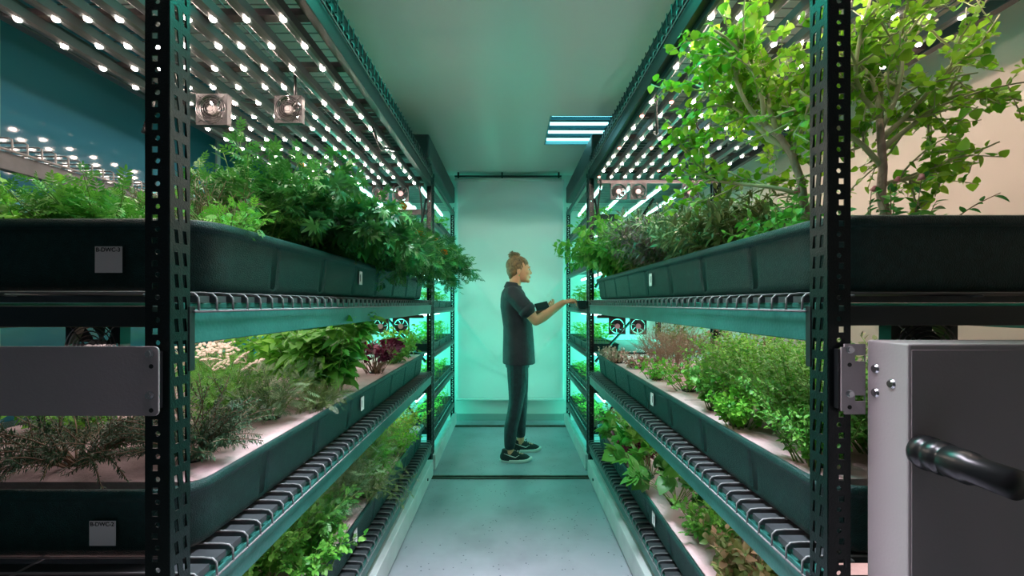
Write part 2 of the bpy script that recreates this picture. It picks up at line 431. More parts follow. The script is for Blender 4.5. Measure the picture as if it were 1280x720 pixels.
for s, side, y0 in ((-1, 'left', .80), (1, 'right', .815)):
    for k in range(3):
        z = DECKS[k]+.001; y1 = 3.08
        t, cx, cy = tub(s, y0+(.05 if k == 2 and s < 0 else 0), y1, z, .148, f'black ribbed plastic planting trough on the {shelfname[k]} shelf of the {side} rack')
        mb = MB(); ax0, ax1 = sorted((s*(XF+.046), s*(XO-.085)))
        P = rrect(ax0-cx, ax1-cx, y0+.075-cy, y1-.024-cy, .05, dens=.3)
        rf = MB(); zr = z+.115; rf.rings([[(x, y, zr) for x, y in P], [(x, y, zr+.018) for x, y in P]])
        for yy in (y0+.8, y0+1.55): rf.box((ax0-cx+.03, yy-cy-.0025, zr+.018), (ax1-cx-.03, yy-cy+.0025, zr+.0185), mi=1)
        o = rf.build('foam_raft', [M['raft'], M['gap']], loc=(cx, cy, 0))
        tag(o, f'white foam raft, pink light painted in, floating in the {shelfname[k]} trough of the {side} rack', 'raft', 'foam rafts in the troughs')
        TUBS[(s, k)] = zr+.018
        # small aisle side sticker
        ys = {(-1, 2): 1.76, (-1, 1): 1.78, (-1, 0): 1.7, (1, 2): 1.88, (1, 1): 1.86, (1, 0): 1.84}[(s, k)]
        lb = MB(); lb.box((s*(XF+.034), ys-.018, z+.052), (s*(XF+.0325), ys+.018, z+.108)); 
        lb.box((s*(XF+.0323), ys-.010, z+.066), (s*(XF+.0322), ys-.004, z+.095), mi=1)
        lo = lb.build('side_sticker', [M['paper'], M['ink']]); tag(lo, f'tiny white sticker on the aisle side of the {shelfname[k]} trough on the {side}', 'sticker', 'tiny stickers on the trough sides')

# name labels on the near ends of the left troughs (code squares left out)
def text_obj(txt, size, loc, parent, m, name='lettering', rot=(PI/2, 0, 0), bold=.0):
    c = bpy.data.curves.new(name, 'FONT'); c.body = txt; c.size = size; c.extrude = .0002; c.offset = bold
    tmp = bpy.data.objects.new('tmp', c); COL.objects.link(tmp)
    me = bpy.data.meshes.new_from_object(tmp.evaluated_get(bpy.context.evaluated_depsgraph_get()))
    bpy.data.objects.remove(tmp); me.materials.clear(); me.materials.append(m)
    o = bpy.data.objects.new(name, me); COL.objects.link(o); o.parent = parent; o.location = loc; o.rotation_euler = rot
    return o
for k, txt, yf, px, py, w in ((2, 'B-DWC-3', .862, 119, 308, 34), (1, 'B-DWC-2', .812, 112, 651, 33)):
    sc_ = yf/520; x = (px-638)*sc_; z = CAMZ-(py-379)*sc_; W = w*sc_; H = 33*sc_ if k == 2 else 31*sc_
    t = thing('label_sticker', f'white paper label reading {txt} on the end of the {shelfname[k]} left trough', 'label', (x, yf, z-H))
    mb = MB(); mb.box((0, -.0008, 0), (W, 0, H)); mb.build('label_sheet', M['paper'], t)
    text_obj(txt, W*.215, (W*.04, -.0012, H*.80), t, M['ink'], bold=.00015)

# ------------------------------------------------------------------ LED bars
def led_bar_mesh(L, name='channel'):
    mb = MB(); w = .017
    mb.add([(-w, 0, .03), (-w, 0, 0), (-w*.45, 0, -.006), (w*.45, 0, -.006), (w, 0, 0), (w, 0, .03), (-w, L, .03), (-w, L, 0), (-w*.45, L, -.006), (w*.45, L, -.006), (w, L, 0), (w, L, .03)],
           [(0, 1, 7, 6), (1, 2, 8, 7), (2, 3, 9, 8), (3, 4, 10, 9), (4, 5, 11, 10), (5, 0, 6, 11), (0, 5, 4, 3, 2, 1), (6, 7, 8, 9, 10, 11)])
    return mb.mesh(name, M['bar'])
def led_mesh(m):
    mb = MB(); n = 10; R = []
    for rr, z in ((.009, 0), (.0085, -.004), (.006, -.0065), (.002, -.0075)):
        R.append([(rr*math.cos(2*PI*j/n), rr*math.sin(2*PI*j/n), z) for j in range(n)])
    mb.rings(R); return mb.mesh('led', m, smooth=True)
LEDM = led_mesh(M['led']); LEDR = led_mesh(M['ledr'])
rng = random.Random(5)
def led_bars(s, side, xs, z, y_first, dy, ystart, yend):
    bm_ = led_bar_mesh(yend-ystart)
    for k, x in enumerate(xs):
        t = thing('led_grow_bar', f'slim LED bar with glowing dots, {ORD[k]} from the aisle above the {side} rack', 'grow light', (s*x, ystart, z), f'LED bars above the {side} rack')
        o = bpy.data.objects.new('channel', bm_); COL.objects.link(o); o.parent = t
        y = y_first
        while y > ystart+.16: y -= dy
        while y < yend-.03:
            if not (k % 3 == 1 and rng.random() < .04):
                l = bpy.data.objects.new('led', LEDR if (s > 0 and rng.random() < .06) else LEDM); COL.objects.link(l); l.parent = t; l.location = (0, y-ystart, -.006)
            y += dy
led_bars(-1, 'left', [.68, .79, .89, .965, 1.07, 1.17, 1.265, 1.36, 1.475], 2.156, 1.245, .1305, .80, 3.10)
led_bars(1, 'right', [.645, .735, .835, .935, 1.03, 1.13, 1.235, 1.34, 1.45], 2.226, 1.336, .141, .85, 3.12)
# battens above the bars that carry them
for s, side, z in ((-1, 'left', 2.19), (1, 'right', 2.26)):
    i = 0
    for k in range(8):
        y = 1.0+k*.285
        mb = MB(); mb.box((s*(XF+.035), y, z), (s*(XO-.03), y+.035, z+.022))
        mb.build('support_batten', M['batten'], RACK[s], bevel=.002)

# cables looping between the bars
def cable(pts, r, label, name='power_cable', m='cable'):
    P = [Vector(p) for p in pts]; Q = []
    for i in range(len(P)-1):
        a, b, c, d = P[max(i-1, 0)], P[i], P[i+1], P[min(i+2, len(P)-1)]
        for j in range(6):
            t = j/6; Q.append(.5*((2*b)+(c-a)*t+(2*a-5*b+4*c-d)*t*t+(3*b-a-3*c+d)*t**3))
    Q.append(P[-1]); mb = MB(); mb.tube(Q, r, 7); o = mb.build(name, M[m], smooth=True); tag(o, label, 'cable', 'power cables of the grow lights'); return o
cable([(-.68, 1.9, 2.2), (-.67, 2.0, 2.16), (-.66, 2.12, 2.09), (-.66, 2.2, 2.12), (-.655, 2.35, 2.16)], .006, 'black cable drooping beside the aisle beam over the left rack')
cable([(-.83, 1.6, 2.2), (-.86, 1.66, 2.11), (-.93, 1.72, 2.1), (-.97, 1.8, 2.19)], .005, 'thin black cable looped between two LED bars of the left rack')
cable([(-1.1, 1.35, 2.2), (-1.15, 1.42, 2.09), (-1.23, 1.6, 2.11), (-1.12, 1.85, 2.19)], .005, 'black cable hanging in front of the left box fan')
cable([(.66, 1.85, 2.28), (.655, 1.87, 2.18), (.67, 1.9, 2.08), (.70, 2.02, 2.13), (.78, 2.2, 2.2)], .006, 'black cable with plug hanging near the aisle beam over the right rack')
cable([(.9, 2.0, 2.28), (.92, 2.05, 2.17), (1.0, 2.1, 2.16), (1.06, 2.2, 2.26)], .005, 'black cable looped between LED bars of the right rack')
cable([(-.655, 3.0, 2.15), (-.65, 3.08, 1.9), (-.655, 3.1, 1.7), (-.66, 3.1, 1.5)], .007, 'black cable running down inside the far left post')
cable([(.655, 3.0, 2.2), (.65, 3.1, 1.95), (.66, 3.11, 1.72), (.655, 3.11, 1.5)], .007, 'black cable running down inside the far right post')
# plug hanging at the upper left
t = thing('hanging_plug', 'black strain-relief plug hanging over the small greens at upper left', 'plug', (-1.42, 1.62, 1.86+.1))
mb = MB(); R = []
for i in range(13):
    r = .013+(.003 if i % 2 else 0) - .0004*i
    R.append([(r*math.cos(2*PI*j/10)+.018*i/13, r*math.sin(2*PI*j/10), i*.006) for j in range(10)])
mb.rings(R); mb.build('plug_body', M['rubber'], t, smooth=True)
mb = MB(); mb.tube([(.018, 0, .07), (.03, 0, .12), (.03, 0, .2)], .005, 6); mb.build('lead', M['cable'], t, smooth=True)

# ------------------------------------------------------------------ fans
def make_fan(grille, hub='fanhub'):
    r = thing('box_fan', 'x', 'fan')
    a = .06
    mb = MB(); n = 32
    ring = [(.056*math.cos(2*PI*j/n), 0, .056*math.sin(2*PI*j/n)) for j in range(n)]
    sqr = []
    for j in range(n):
        c, s_ = math.cos(2*PI*j/n), math.sin(2*PI*j/n); k = a/max(abs(c), abs(s_)); sqr.append((c*k, 0, s_*k))
    f = [(x, -.0125, z) for x, y, z in sqr]; g = [(x, .0125, z) for x, y, z in sqr]
    fi = [(x, -.0125, z) for x, y, z in ring]; gi = [(x, .0125, z) for x, y, z in ring]
    mb.rings([fi, f, g, gi, fi], caps=False); mb.build('fan_frame', M['fan'], r)
    mb = MB()
    for k in range(7):
        th = 2*PI*k/7; P = []
        for u in range(5):
            rr = .018+.034*u/4; t0 = th+.25*u/4
            P.append(((rr*math.cos(t0), -.006, rr*math.sin(t0)), (rr*math.cos(t0+.86), .007, rr*math.sin(t0+.86))))
        V = [p for q in P for p in q]
        mb.add(V, [(2*i, 2*i+1, 2*i+3, 2*i+2) for i in range(4)])
    mb.build('fan_blades', mat('blade_grey', (.03, .028, .03), rough=.35), r)
    mb = MB(); R = []
    for rr, y in ((.019, .01), (.02, -.008), (.018, -.011), (.001, -.0112)): R.append([(rr*math.cos(2*PI*j/20), y, rr*math.sin(2*PI*j/20)) for j in range(20)])
    mb.rings(R); mb.build('fan_hub', M[hub], r, smooth=False)
    if grille:
        mb = MB()
        for rr in (.012, .021, .030, .039, .048, .056):
            mb.tube([(rr*math.cos(2*PI*j/28), -.018-.004*(1-rr/.056), rr*math.sin(2*PI*j/28)) for j in range(29)], .0013, 4, caps=False)
        for k in range(4):
            c, s_ = math.cos(PI/4+k*PI/2), math.sin(PI/4+k*PI/2); mb.tube([(.01*c, -.021, .01*s_), (.072*c, -.014, .072*s_)], .0014, 4)
        mb.build('wire_grille', M['grille'], r)
    return r
fanA = make_fan(False); fanB = make_fan(True, 'fanhubg')
FN = [(fanB, -.873, 1.645, 2.062, .9, 'chrome-grilled box fan hanging among the left LED bars, nearer the aisle'),
      (fanB, -1.148, 1.61, 2.045, 1.0, 'chrome-grilled box fan among the left LED bars, nearer the outer wall'),
      (fanA, -1.37, 3.08, 2.115, 1, 'black box fan at the far end of the left upper level, farthest from aisle'),
      (fanA, -.96, 3.08, 2.11, 1, 'black box fan at the far end of the left upper level, middle of three'),
      (fanA, -.81, 3.08, 2.11, 1, 'black box fan at the far end of the left upper level, nearest the aisle'),
      (fanA, -.96, 3.08, 1.13, 1, 'black box fan behind the left middle trough, farther from the aisle'),
      (fanA, -.81, 3.08, 1.13, 1, 'black box fan behind the left middle trough, nearer the aisle'),
      (fanA, .80, 3.08, 2.125, 1, 'black box fan at the far end of the right upper level, nearest the aisle'),
      (fanA, .945, 3.08, 2.125, 1, 'black box fan at the far end of the right upper level, middle of three'),
      (fanA, 1.33, 3.08, 2.12, 1, 'black box fan at the far end of the right upper level, farthest from aisle'),
      (fanA, .79, 3.08, 1.13, 1, 'black box fan behind the right middle trough, nearer the aisle'),
      (fanA, .945, 3.08, 1.13, 1, 'black box fan behind the right middle trough, farther from the aisle'),
      (fanB, -1.01, 1.02, 1.19, 1.1, 'wire-grilled fan above the grey plate on the left rack'),
      (fanB, .93, .95, 1.19, 1.25, 'wire-grilled fan above the grey enclosure on the right rack')]
used = set()
for p, x, y, z, sc_, lab in FN:
    if id(p) not in used:
        used.add(id(p)); o = p; o.location = (x, y, z); o.scale = (sc_,)*3; o['label'] = lab; o['group'] = 'box fans on the racks'
    else: dup(p, (x, y, z), 0, sc_, lab, 'box fans on the racks')

# fan mounting bars
for s, side in ((-1, 'left'), (1, 'right')):
    for z, lv in ((2.185, 'upper'), (1.2, 'middle')):
        mb = MB(); mb.box((s*(XF+.05), 3.10, z-.012+ (0 if z < 2 or s < 0 else .02)), (s*(XO-.05), 3.125, z+.012+(0 if z < 2 or s < 0 else .02)))
        mb.build('fan_mounting_bar', M['batten'], RACK[s])

# ------------------------------------------------------------------ far racks with seedling trays
LV = [.25, .58, .915, 1.26, 1.605, 1.95, 2.28]
Y2a, Y2b = 3.235, 4.47
def far_rack(s, side):
    t = thing('seedling_rack', f'tall black rack of seedling shelves at the far end on the {side}', 'rack')
    for (x, sx) in ((s*XF, s), (s*XO, -s)):
        perf_post(sx, 1, 2.32, parent=t, loc=(x, Y2a)); perf_post(sx, -1, 2.32, parent=t, loc=(x, Y2b))
    for z in LV:
        for x in (XF, XO-.03):
            mb = MB(); mb.box((s*(x+.002), Y2a+.046, z-.045), (s*(x+.03), Y2b-.046, z-.004)); mb.build('beam', M['beam'], t, bevel=.002)
        mb = MB()
        for i in range(24):
            y = Y2a+.06+i*.048; mb.tube([(s*(XO-.04), y, z-.002), (s*(XF+.01), y, z-.002), (s*(XF-.004), y, z-.01), (s*(XF-.005), y, z-.03)], .0026, 4)
        mb.tube([(s*(XF-.005), Y2a+.05, z-.03), (s*(XF-.005), Y2b-.05, z-.03)], .003, 5)
        mb.build('wire_deck', M['wire'], t)
    mb = MB(); mb.box((s*(XF-.022), Y2a-.02, .012), (s*(XF+.012), Y2b, .128)); mb.build('base_rail', M['rail'], t, bevel=.004)
    # black box on top
    b = MB(); b.box((s*(XF-.003), Y2a-.18, 2.372), (s*(XO), Y2b, 2.545)); o = b.build('top_bin', M['duct'], bevel=.012)
    tag(o, f'black storage box lying on top of the far {side} rack', 'box')
    k = 0
    for li, z in enumerate(LV[1:]):
        lt = ORD[li+1]
        xs_ = (.72, .95, 1.2, 1.42) if li == 5 else (.75, 1.25)
        for q, x in enumerate(xs_):
            zz = z-.062
            tt = thing('tube_light', f'glowing tube light under shelf {ORD[li+1]} from the floor, far {side} rack, {ORD[q]} from the aisle', 'tube light', (s*x, Y2a+.08, zz), f'tube lights in the far {side} rack')
            mb = MB(); mb.tube([(0, 0, 0), (0, 1.05, 0)], .010, 8); mb.build('tube', M['tube'], tt, smooth=True)
            mb = MB(); mb.box((-.015, -.01, .0105), (.015, 1.06, .022)); mb.build('tube_holder', M['rail'], tt)
    return t
far_rack(-1, 'left'); far_rack(1, 'right')
for s, side, x0_, x1_ in ((-1, 'left', .76, 1.17),):
    mb = MB(); mb.box((s*x0_, 3.30, 2.035), (s*x1_, 3.36, 2.075)); o = mb.build('glowing_bar', M['white_bar'], bevel=.004)  # white bar, its brightness given by emission
    tag(o, 'bright white glowing bar lying across the top of the far left rack', 'lamp')
    mb = MB(); mb.box((s*.66, 3.25, 1.99), (s*1.5, 3.37, 2.034)); o = mb.build('bar_board', M['batten'], bevel=.003)
    tag(o, 'brown board beneath the bright white glowing bar at the far left', 'board')

# ------------------------------------------------------------------ left wall shelf lip (upper left)
t = thing('wall_shelf', 'black wire shelf with hooked edge along the blue wall at upper left', 'shelf', (0, 0, 0))
mb = MB()
for i in range(50):
    y = .6+i*.045; mb.tube([(-1.94, y, 1.86), (-1.70, y, 1.86), (-1.69, y, 1.855), (-1.688, y, 1.815)], .003, 5)
mb.tube([(-1.688, .6, 1.815), (-1.688, 2.85, 1.815)], .004, 6)
mb.build('wire_deck', M['wire'], t)
mb = MB(); mb.box((-1.73, .58, 1.75), (-1.70, 2.87, 1.81)); mb.build('beam', M['slat'], t, bevel=.002)
mb = MB(); mb.box((-1.95, .62, 1.80), (-1.70, .65, 1.83)); mb.box((-1.95, 2.8, 1.80), (-1.70, 2.83, 1.83)); mb.build('bracket', M['post'], t)

# ------------------------------------------------------------------ grey plate (left) and enclosure (right)
def rounded_plate(x0, x1, z0, z1, y0, y1, r, holes=()):
    mb = MB(); P = []
    for cx, cz, a in ((x1-r, z0+r, -PI/2), (x1-r, z1-r, 0), (x0+r, z1-r, PI/2), (x0+r, z0+r, PI)):
        for i in range(6): P.append((cx+r*math.cos(a+PI/2*i/5), cz+r*math.sin(a+PI/2*i/5)))
    mb.rings([[(x, y0, z) for x, z in P], [(x, y1, z) for x, z in P]][::-1]); return mb
def bolt(parent, x, z, y, r=.0055, name='bolt', axis='y', hexa=True):
    mb = MB()
    if axis == 'y': mb.tube([(x, y, z), (x, y-.0015, z)], r*1.35, 14); mb.tube([(x, y-.0015, z), (x, y-.0055, z)], r, 6)
    else:
        mb.tube([(x, y, z), (x-.002, y, z)], r*1.25, 14); mb.tube([(x-.002, y, z), (x-.004, y, z)], [r*1.1, r*.6], 14)
    return mb.build(name, M['chrome'], parent, smooth=False)
def hole(parent, x, z, y, r=.004):
    mb = MB(); mb.tube([(x, y, z), (x, y-.0004, z)], r, 12); return mb.build('bolt_hole', M['gap'], parent)
Yp = .712; k = Yp/520
t = thing('mounting_plate', 'flat grey metal plate with rounded corners bolted to the left front post', 'plate', (0, 0, 0))
zt, zb, xr = CAMZ-(433-379)*k, CAMZ-(520-379)*k, (198-638)*k
rounded_plate(-1.12, xr, zb, zt, Yp, Yp+.003, .008).build('plate_sheet', M['greyd'], t, bevel=.0008)
for y in (442, 494): bolt(t, (187.5-638)*k, CAMZ-(y-379)*k, Yp)
for y in (458, 513): hole(t, (189-638)*k, CAMZ-(y-379)*k, Yp)
mb = MB(); mb.box((-.66, Yp+.003, zb+.01), (-.61, .7305, zt-.01)); mb.build('spacer', M['beamdark'], t)

t = thing('control_enclosure', 'tall grey metal enclosure bolted to the right front post', 'enclosure', (.66, .77, .12))
ztop = CAMZ-51*.688/520
ex, ey0, ey1 = .660, .690, .770
mb = MB(); mb.box((ex-.66, ey0-.77, 0), (ex+.42-.66, ey1-.77, ztop-.12)); mb.build('enclosure_body', M['grey'], t, bevel=.003)
mb = MB(); mb.box((ex+.004-.66, ey0-.002-.77, .01), (ex+.416-.66, ey0-.77-.0003, ztop-.13)); mb.build('front_cover', M['greyd'], t, bevel=.001)
for px, py in ((1094, 461), (1094, 491), (1114, 480)):
    Yb = ex*520/(px-638); zz = CAMZ-(py-379)*Yb/520
    mb = MB(); mb.tube([(0, Yb-.77, zz-.12), (-.003, Yb-.77, zz-.12)], [.0085, .006], 16); b = mb.build('rivet', M['chrome'], t)
# cable gland
gx, gz = (1150-638)*ey0/520, CAMZ-(563-379)*ey0/520
mb = MB(); L = [(.026, 0), (.028, -.006), (.028, -.016), (.025, -.018), (.0265, -.024), (.0265, -.04), (.023, -.042), (.025, -.047), (.025, -.075), (.021, -.08), (.021, -.13), (.001, -.131)]
mb.rings([[(gx-.66+r*math.cos(2*PI*j/24), ey0-.77-.002+y, gz-.12+r*math.sin(2*PI*j/24)) for j in range(24)] for r, y in L]); mb.build('cable_gland', M['rubber'], t, smooth=True)
# bracket plate between post and enclosure
Yq = .772; k = Yq/520
t = thing('angle_bracket', 'grey slotted bracket plate joining right front post to the enclosure', 'bracket', (0, 0, 0))
x0, x1 = (1052-638)*k, .6585; zt, zb = CAMZ-(430-379)*k, CAMZ-(518-379)*k
# plate with two slots: built from strips round the openings
sl = [(CAMZ-(448-379)*k), (CAMZ-(498-379)*k)]; sx0, sx1 = (1069-638)*k, (1082-638)*k
mb = MB(); y0, y1 = Yq, Yq+.003
zs = [zt, sl[0]+.0055, sl[0]-.0055, sl[1]+.0055, sl[1]-.0055, zb]
mb.box((sx1, y0, zb), (x1, y1, zt))
for a, b, solid in ((zs[0], zs[1], 1), (zs[1], zs[2], 0), (zs[2], zs[3], 1), (zs[3], zs[4], 0), (zs[4], zs[5], 1)):
    if solid: mb.box((sx0, y0, b), (sx1, y1, a))
mb.box((x0+.006, y0, zb), (sx0, y1, zt)); mb.box((x0, y0, zb+.006), (x0+.006, y1, zt-.006))
mb.build('bracket_sheet', M['grey'], t)
for y in (437, 492): bolt(t, (1062-638)*k, CAMZ-(y-379)*k, Yq)
for y in (456, 509): hole(t, (1062-638)*k, CAMZ-(y-379)*k, Yq)
mb = MB(); mb.box((.61, Yq+.003, zb+.01), (.64, .7845, zt-.01)); mb.build('spacer', M['beamdark'], t)
# ------------------------------------------------------------------ plants
def grid_leaf(w, l, rows, prof, curl=.25, fold=.18, tip=0.):
    """three vertices per row, folded along the midrib and curling down; y is along the leaf"""
    V = [(0, 0, 0)]; F = []
    for i in range(1, rows):
        t = i/rows; hw = w*prof(t); z = -curl*l*t*t
        V += [(-hw, t*l, z+fold*hw), (0, t*l, z), (hw, t*l, z+fold*hw)]
    V.append((0, l, -curl*l-tip)); n = len(V)-1
    F += [(0, 2, 1), (0, 3, 2)]
    for i in range(rows-2):
        a = 1+3*i; F += [(a, a+1, a+4, a+3), (a+1, a+2, a+5, a+4)]
    a = 1+3*(rows-2); F += [(a, a+1, n), (a+1, a+2, n)]
    return np.array(V, float), F
def merge_t(Ts):
    V = []; F = []; n = 0
    for v, f in Ts: V.append(v); F += [tuple(i+n for i in q) for q in f]; n += len(v)
    return np.concatenate(V), F
def xf(T, rz=0, pos=(0, 0, 0), s=1, rx=0):
    v, f = T; c, s_ = math.cos(rz), math.sin(rz)
    v = v*s; cx, sx = math.cos(rx), math.sin(rx)
    v = np.stack([v[:, 0], v[:, 1]*cx-v[:, 2]*sx, v[:, 1]*sx+v[:, 2]*cx], 1)
    return np.stack([v[:, 0]*c-v[:, 1]*s_, v[:, 0]*s_+v[:, 1]*c, v[:, 2]], 1)+np.array(pos), f
ov = lambda t: math.sin(PI*t**.75)**.9
lan = lambda t: math.sin(PI*t**.85)**.8
wid = lambda t: math.sin(PI*t**.6)**.7
LT = {
 'ovate': grid_leaf(.30, 1, 5, ov, .3, .3), 'ovate_lo': grid_leaf(.30, 1, 3, ov, .25, .3),
 'lance': grid_leaf(.13, 1, 4, lan, .25, .2), 'lance_lo': grid_leaf(.14, 1, 2, lan, .2, .2),
 'needle': grid_leaf(.055, 1, 2, lan, .15, .1), 'needle_fat': grid_leaf(.10, 1, 2, lan, .15, .1),
 'round': grid_leaf(.46, 1, 5, wid, .22, .22), 'round_lo': grid_leaf(.46, 1, 3, wid, .2, .22),
 'big': grid_leaf(.44, 1, 6, wid, .35, .3),
}
_p = grid_leaf(.14, 1, 4, lan, .3, .2)
LT['palmate'] = merge_t([xf(_p, a, (0, .28, 0), .72*(1-.35*abs(a)/1.9)) for a in (-1.9, -1.25, -.62, 0, .62, 1.25, 1.9)]+[grid_leaf(.012, .3, 2, lan, .05, 0)])
_q = grid_leaf(.18, 1, 3, lan, .2, .2)
LT['pinnate'] = merge_t([grid_leaf(.012, .85, 2, lan, .1, 0), xf(_q, 0, (0, .72, -.06), .3)]+[xf(_q, sg*1.0, (0, y, -.02-.05*y), sz) for y, sz in ((.22, .28), (.38, .34), (.54, .34), (.68, .28)) for sg in (-1, 1)])
_n = grid_leaf(.085, 1, 2, lan, .1, 0)
LT['feather'] = merge_t([grid_leaf(.010, 1, 2, lan, .1, 0)]+[xf(_n, sg*a, (0, y, z*y), sz) for y, sz in ((.18, .3), (.32, .36), (.46, .38), (.6, .34), (.74, .28), (.88, .2)) for sg, z in ((-1, .1), (1, -.08)) for a in (.7,)])
_r = grid_leaf(.46, 1, 4, wid, .25, .3)
LT['trefoil'] = merge_t([xf(_r, a, (0, .12, 0), .62) for a in (-2.0, 0, 2.0)])
LT['lobed'] = merge_t([xf(grid_leaf(.42, 1, 4, wid, .3, .2), a, (0, .06, 0), s_) for a, s_ in ((-1.35, .55), (-.65, .72), (0, .95), (.65, .72), (1.35, .55))])
LT['curly'] = merge_t([xf(_r, a, (0, y, .03), s_) for a, y, s_ in ((-1.1, .3, .34), (1.1, .3, .34), (-.6, .5, .34), (.6, .5, .34), (0, .6, .4))]+[grid_leaf(.015, .7, 2, lan, .1, 0)])

LM = {}
def L(name, *a, **k): LM[name] = leafmat(name, *a, **k)
L('deep_green_leaf', (.03, .17, .03), (.11, .36, .05), trans=.25)
L('dark_marigold_leaf', (.016, .115, .032), (.07, .27, .045), trans=.22)
L('bright_green_leaf', (.10, .42, .035), (.28, .66, .07), trans=.35)
L('mid_green_leaf', (.06, .30, .035), (.20, .52, .07), trans=.3)
L('grey_green_leaf', (.08, .19, .08), (.24, .36, .17), trans=.2)
L('rosemary_leaf', (.025, .085, .045), (.10, .20, .09), trans=.1)
L('olive_leaf', (.08, .14, .04), (.22, .27, .09), trans=.25)
L('lime_tree_leaf', (.10, .36, .015), (.34, .62, .04), trans=.4)
L('purple_leaf', (.10, .012, .035), (.26, .04, .09), trans=.2)
L('purple_green_leaf', (.10, .16, .08), (.24, .16, .18), trans=.2)
L('red_green_leaf', (.10, .22, .04), (.32, .20, .10), trans=.25)
L('brown_wisp', (.16, .13, .07), (.30, .24, .14), trans=.1)
L('pink_tip_leaf', (.30, .26, .16), (.62, .40, .34), trans=.2)
L('yellow_green_leaf', (.22, .40, .04), (.45, .58, .08), trans=.4)

def frames(D, Nr, rg):
    """rotation matrices with y along D and z close to Nr"""
    D = D/np.linalg.norm(D, axis=1, keepdims=True)
    S = np.cross(D, Nr); ln = np.linalg.norm(S, axis=1, keepdims=True); S = S/np.maximum(ln, 1e-5)
    N = np.cross(S, D)
    return np.stack([S, D, N], 2)
def stem_curve(rg, p, d, Ln, droop, wob=.12, n=9):
    P = [np.array(p, float)]; d = np.array(d, float); d /= np.linalg.norm(d)
    for i in range(n-1):
        P.append(P[-1]+d*Ln/(n-1))
        d = d+rg.normal(0, wob, 3)*.6+np.array([0, 0, -droop/(n-1)]); d /= np.linalg.norm(d)
    return np.array(P)
def plant(label, cat, loc, seed, n=14, L0=.25, spread=.5, droop=.3, leaf='ovate', lsize=.05, per=14, lmat='mid_green_leaf',
          t0=.2, base_r=.03, stem_r=.0022, smat='stemg', group=None, flat=(1, 1, 1), up=.35, droopleaf=0., sub=0, subL=.35, name='herb_plant',
          jit=.25, pot=True, lean=(0, 0, 0), wob=.12, flowers=None, shrink=.35):
    n = int(n*1.35); lsize *= 1.08
    rg = np.random.default_rng(seed)
    t = thing(name, label, cat, loc, group)
    sm = MB(); lm = MB(); P = []; D = []; S = []; N = []; tips = []
    def leaves(C, count, ta, sc_):
        k = len(C)-1
        for i in range(count):
            u = ta+(1-ta)*(i+rg.random()*.8)/count; u = min(u, .999); f = u*k; j = int(f); q = C[j]+(C[j+1]-C[j])*(f-j); ax = C[j+1]-C[j]; ax = ax/np.linalg.norm(ax)
            a = i*2.4+rg.normal(0, .5); o = np.cross(ax, [math.cos(a), math.sin(a), .3]); o /= np.linalg.norm(o)
            d = o*1.0+ax*(up+.9*(u**4))+np.array([0, 0, -droopleaf])+rg.normal(0, jit, 3)
            P.append(q); D.append(d); S.append(lsize*sc_*(1-shrink*u)*rg.uniform(.65, 1.2)); N.append(np.array([0, 0, 1.])+rg.normal(0, .35, 3)+o*.2)
    for i in range(n):
        a = rg.random()*2*PI; rr = spread*math.sqrt(rg.random())
        d = np.array([math.cos(a)*rr*flat[0], math.sin(a)*rr*flat[1], 1*flat[2]])+np.array(lean)
        p0 = np.array([math.cos(a), math.sin(a), 0])*base_r*rg.random()
        C = stem_curve(rg, p0, d, L0*rg.uniform(.65, 1.1), droop, wob)
        C[:, 2] = np.maximum(C[:, 2], .0 if not (abs(lean[0]) > .2) else -1)
        sm.tube(C.tolist(), [stem_r*(1-.6*j/8) for j in range(9)], 4); leaves(C, per, t0, 1); tips.append(C[-1])
        for k in range(sub):
            j = rg.integers(2, 7); a2 = rg.random()*2*PI
            dd = (C[j+1]-C[j])/np.linalg.norm(C[j+1]-C[j])+np.array([math.cos(a2), math.sin(a2), .25])*.8
            C2 = stem_curve(rg, C[j], dd, L0*subL*rg.uniform(.6, 1.2), droop*.6, wob, 6)
            sm.tube(C2.tolist(), [stem_r*.6*(1-.5*j_/5) for j_ in range(6)], 3); leaves(C2, max(3, int(per*.55)), .1, .85); tips.append(C2[-1])
    P = np.array(P); D = np.array(D); N = np.array(N); S = np.array(S)
    lm.batch(LT[leaf], P, frames(D, N, rg), S, rg.random(len(P))**1.2)
    sm.build('stems', M[smat], t, smooth=True); lm.build('foliage', LM[lmat], t, smooth=True, tint=True)
    if pot:
        pb = MB(); R = []
        for r_, z in ((.016, -.001), (.026, .0005), (.027, .005), (.022, .006), (.018, .002)): R.append([(r_*math.cos(2*PI*j/16), r_*math.sin(2*PI*j/16), z) for j in range(16)])
        pb.rings(R); pb.build('net_pot', M['netpot'], t, smooth=False)
    if flowers:
        fmesh, cnt, fs, zmin = flowers; c = 0
        tips.sort(key=lambda q: -(q[2]+(.5*q[0]-.8*q[1] if fmesh is MAR else 0)))
        for q in tips:
            if c >= cnt: break
            if q[2] < zmin: continue
            o = bpy.data.objects.new('flower_head', fmesh); COL.objects.link(o); o.parent = t; o.location = tuple(q); o.scale = (fs*rg.uniform(.7, 1.15),)*3
            o.rotation_euler = (rg.normal(0, .3), rg.normal(0, .3), rg.random()*6); c += 1
    return t
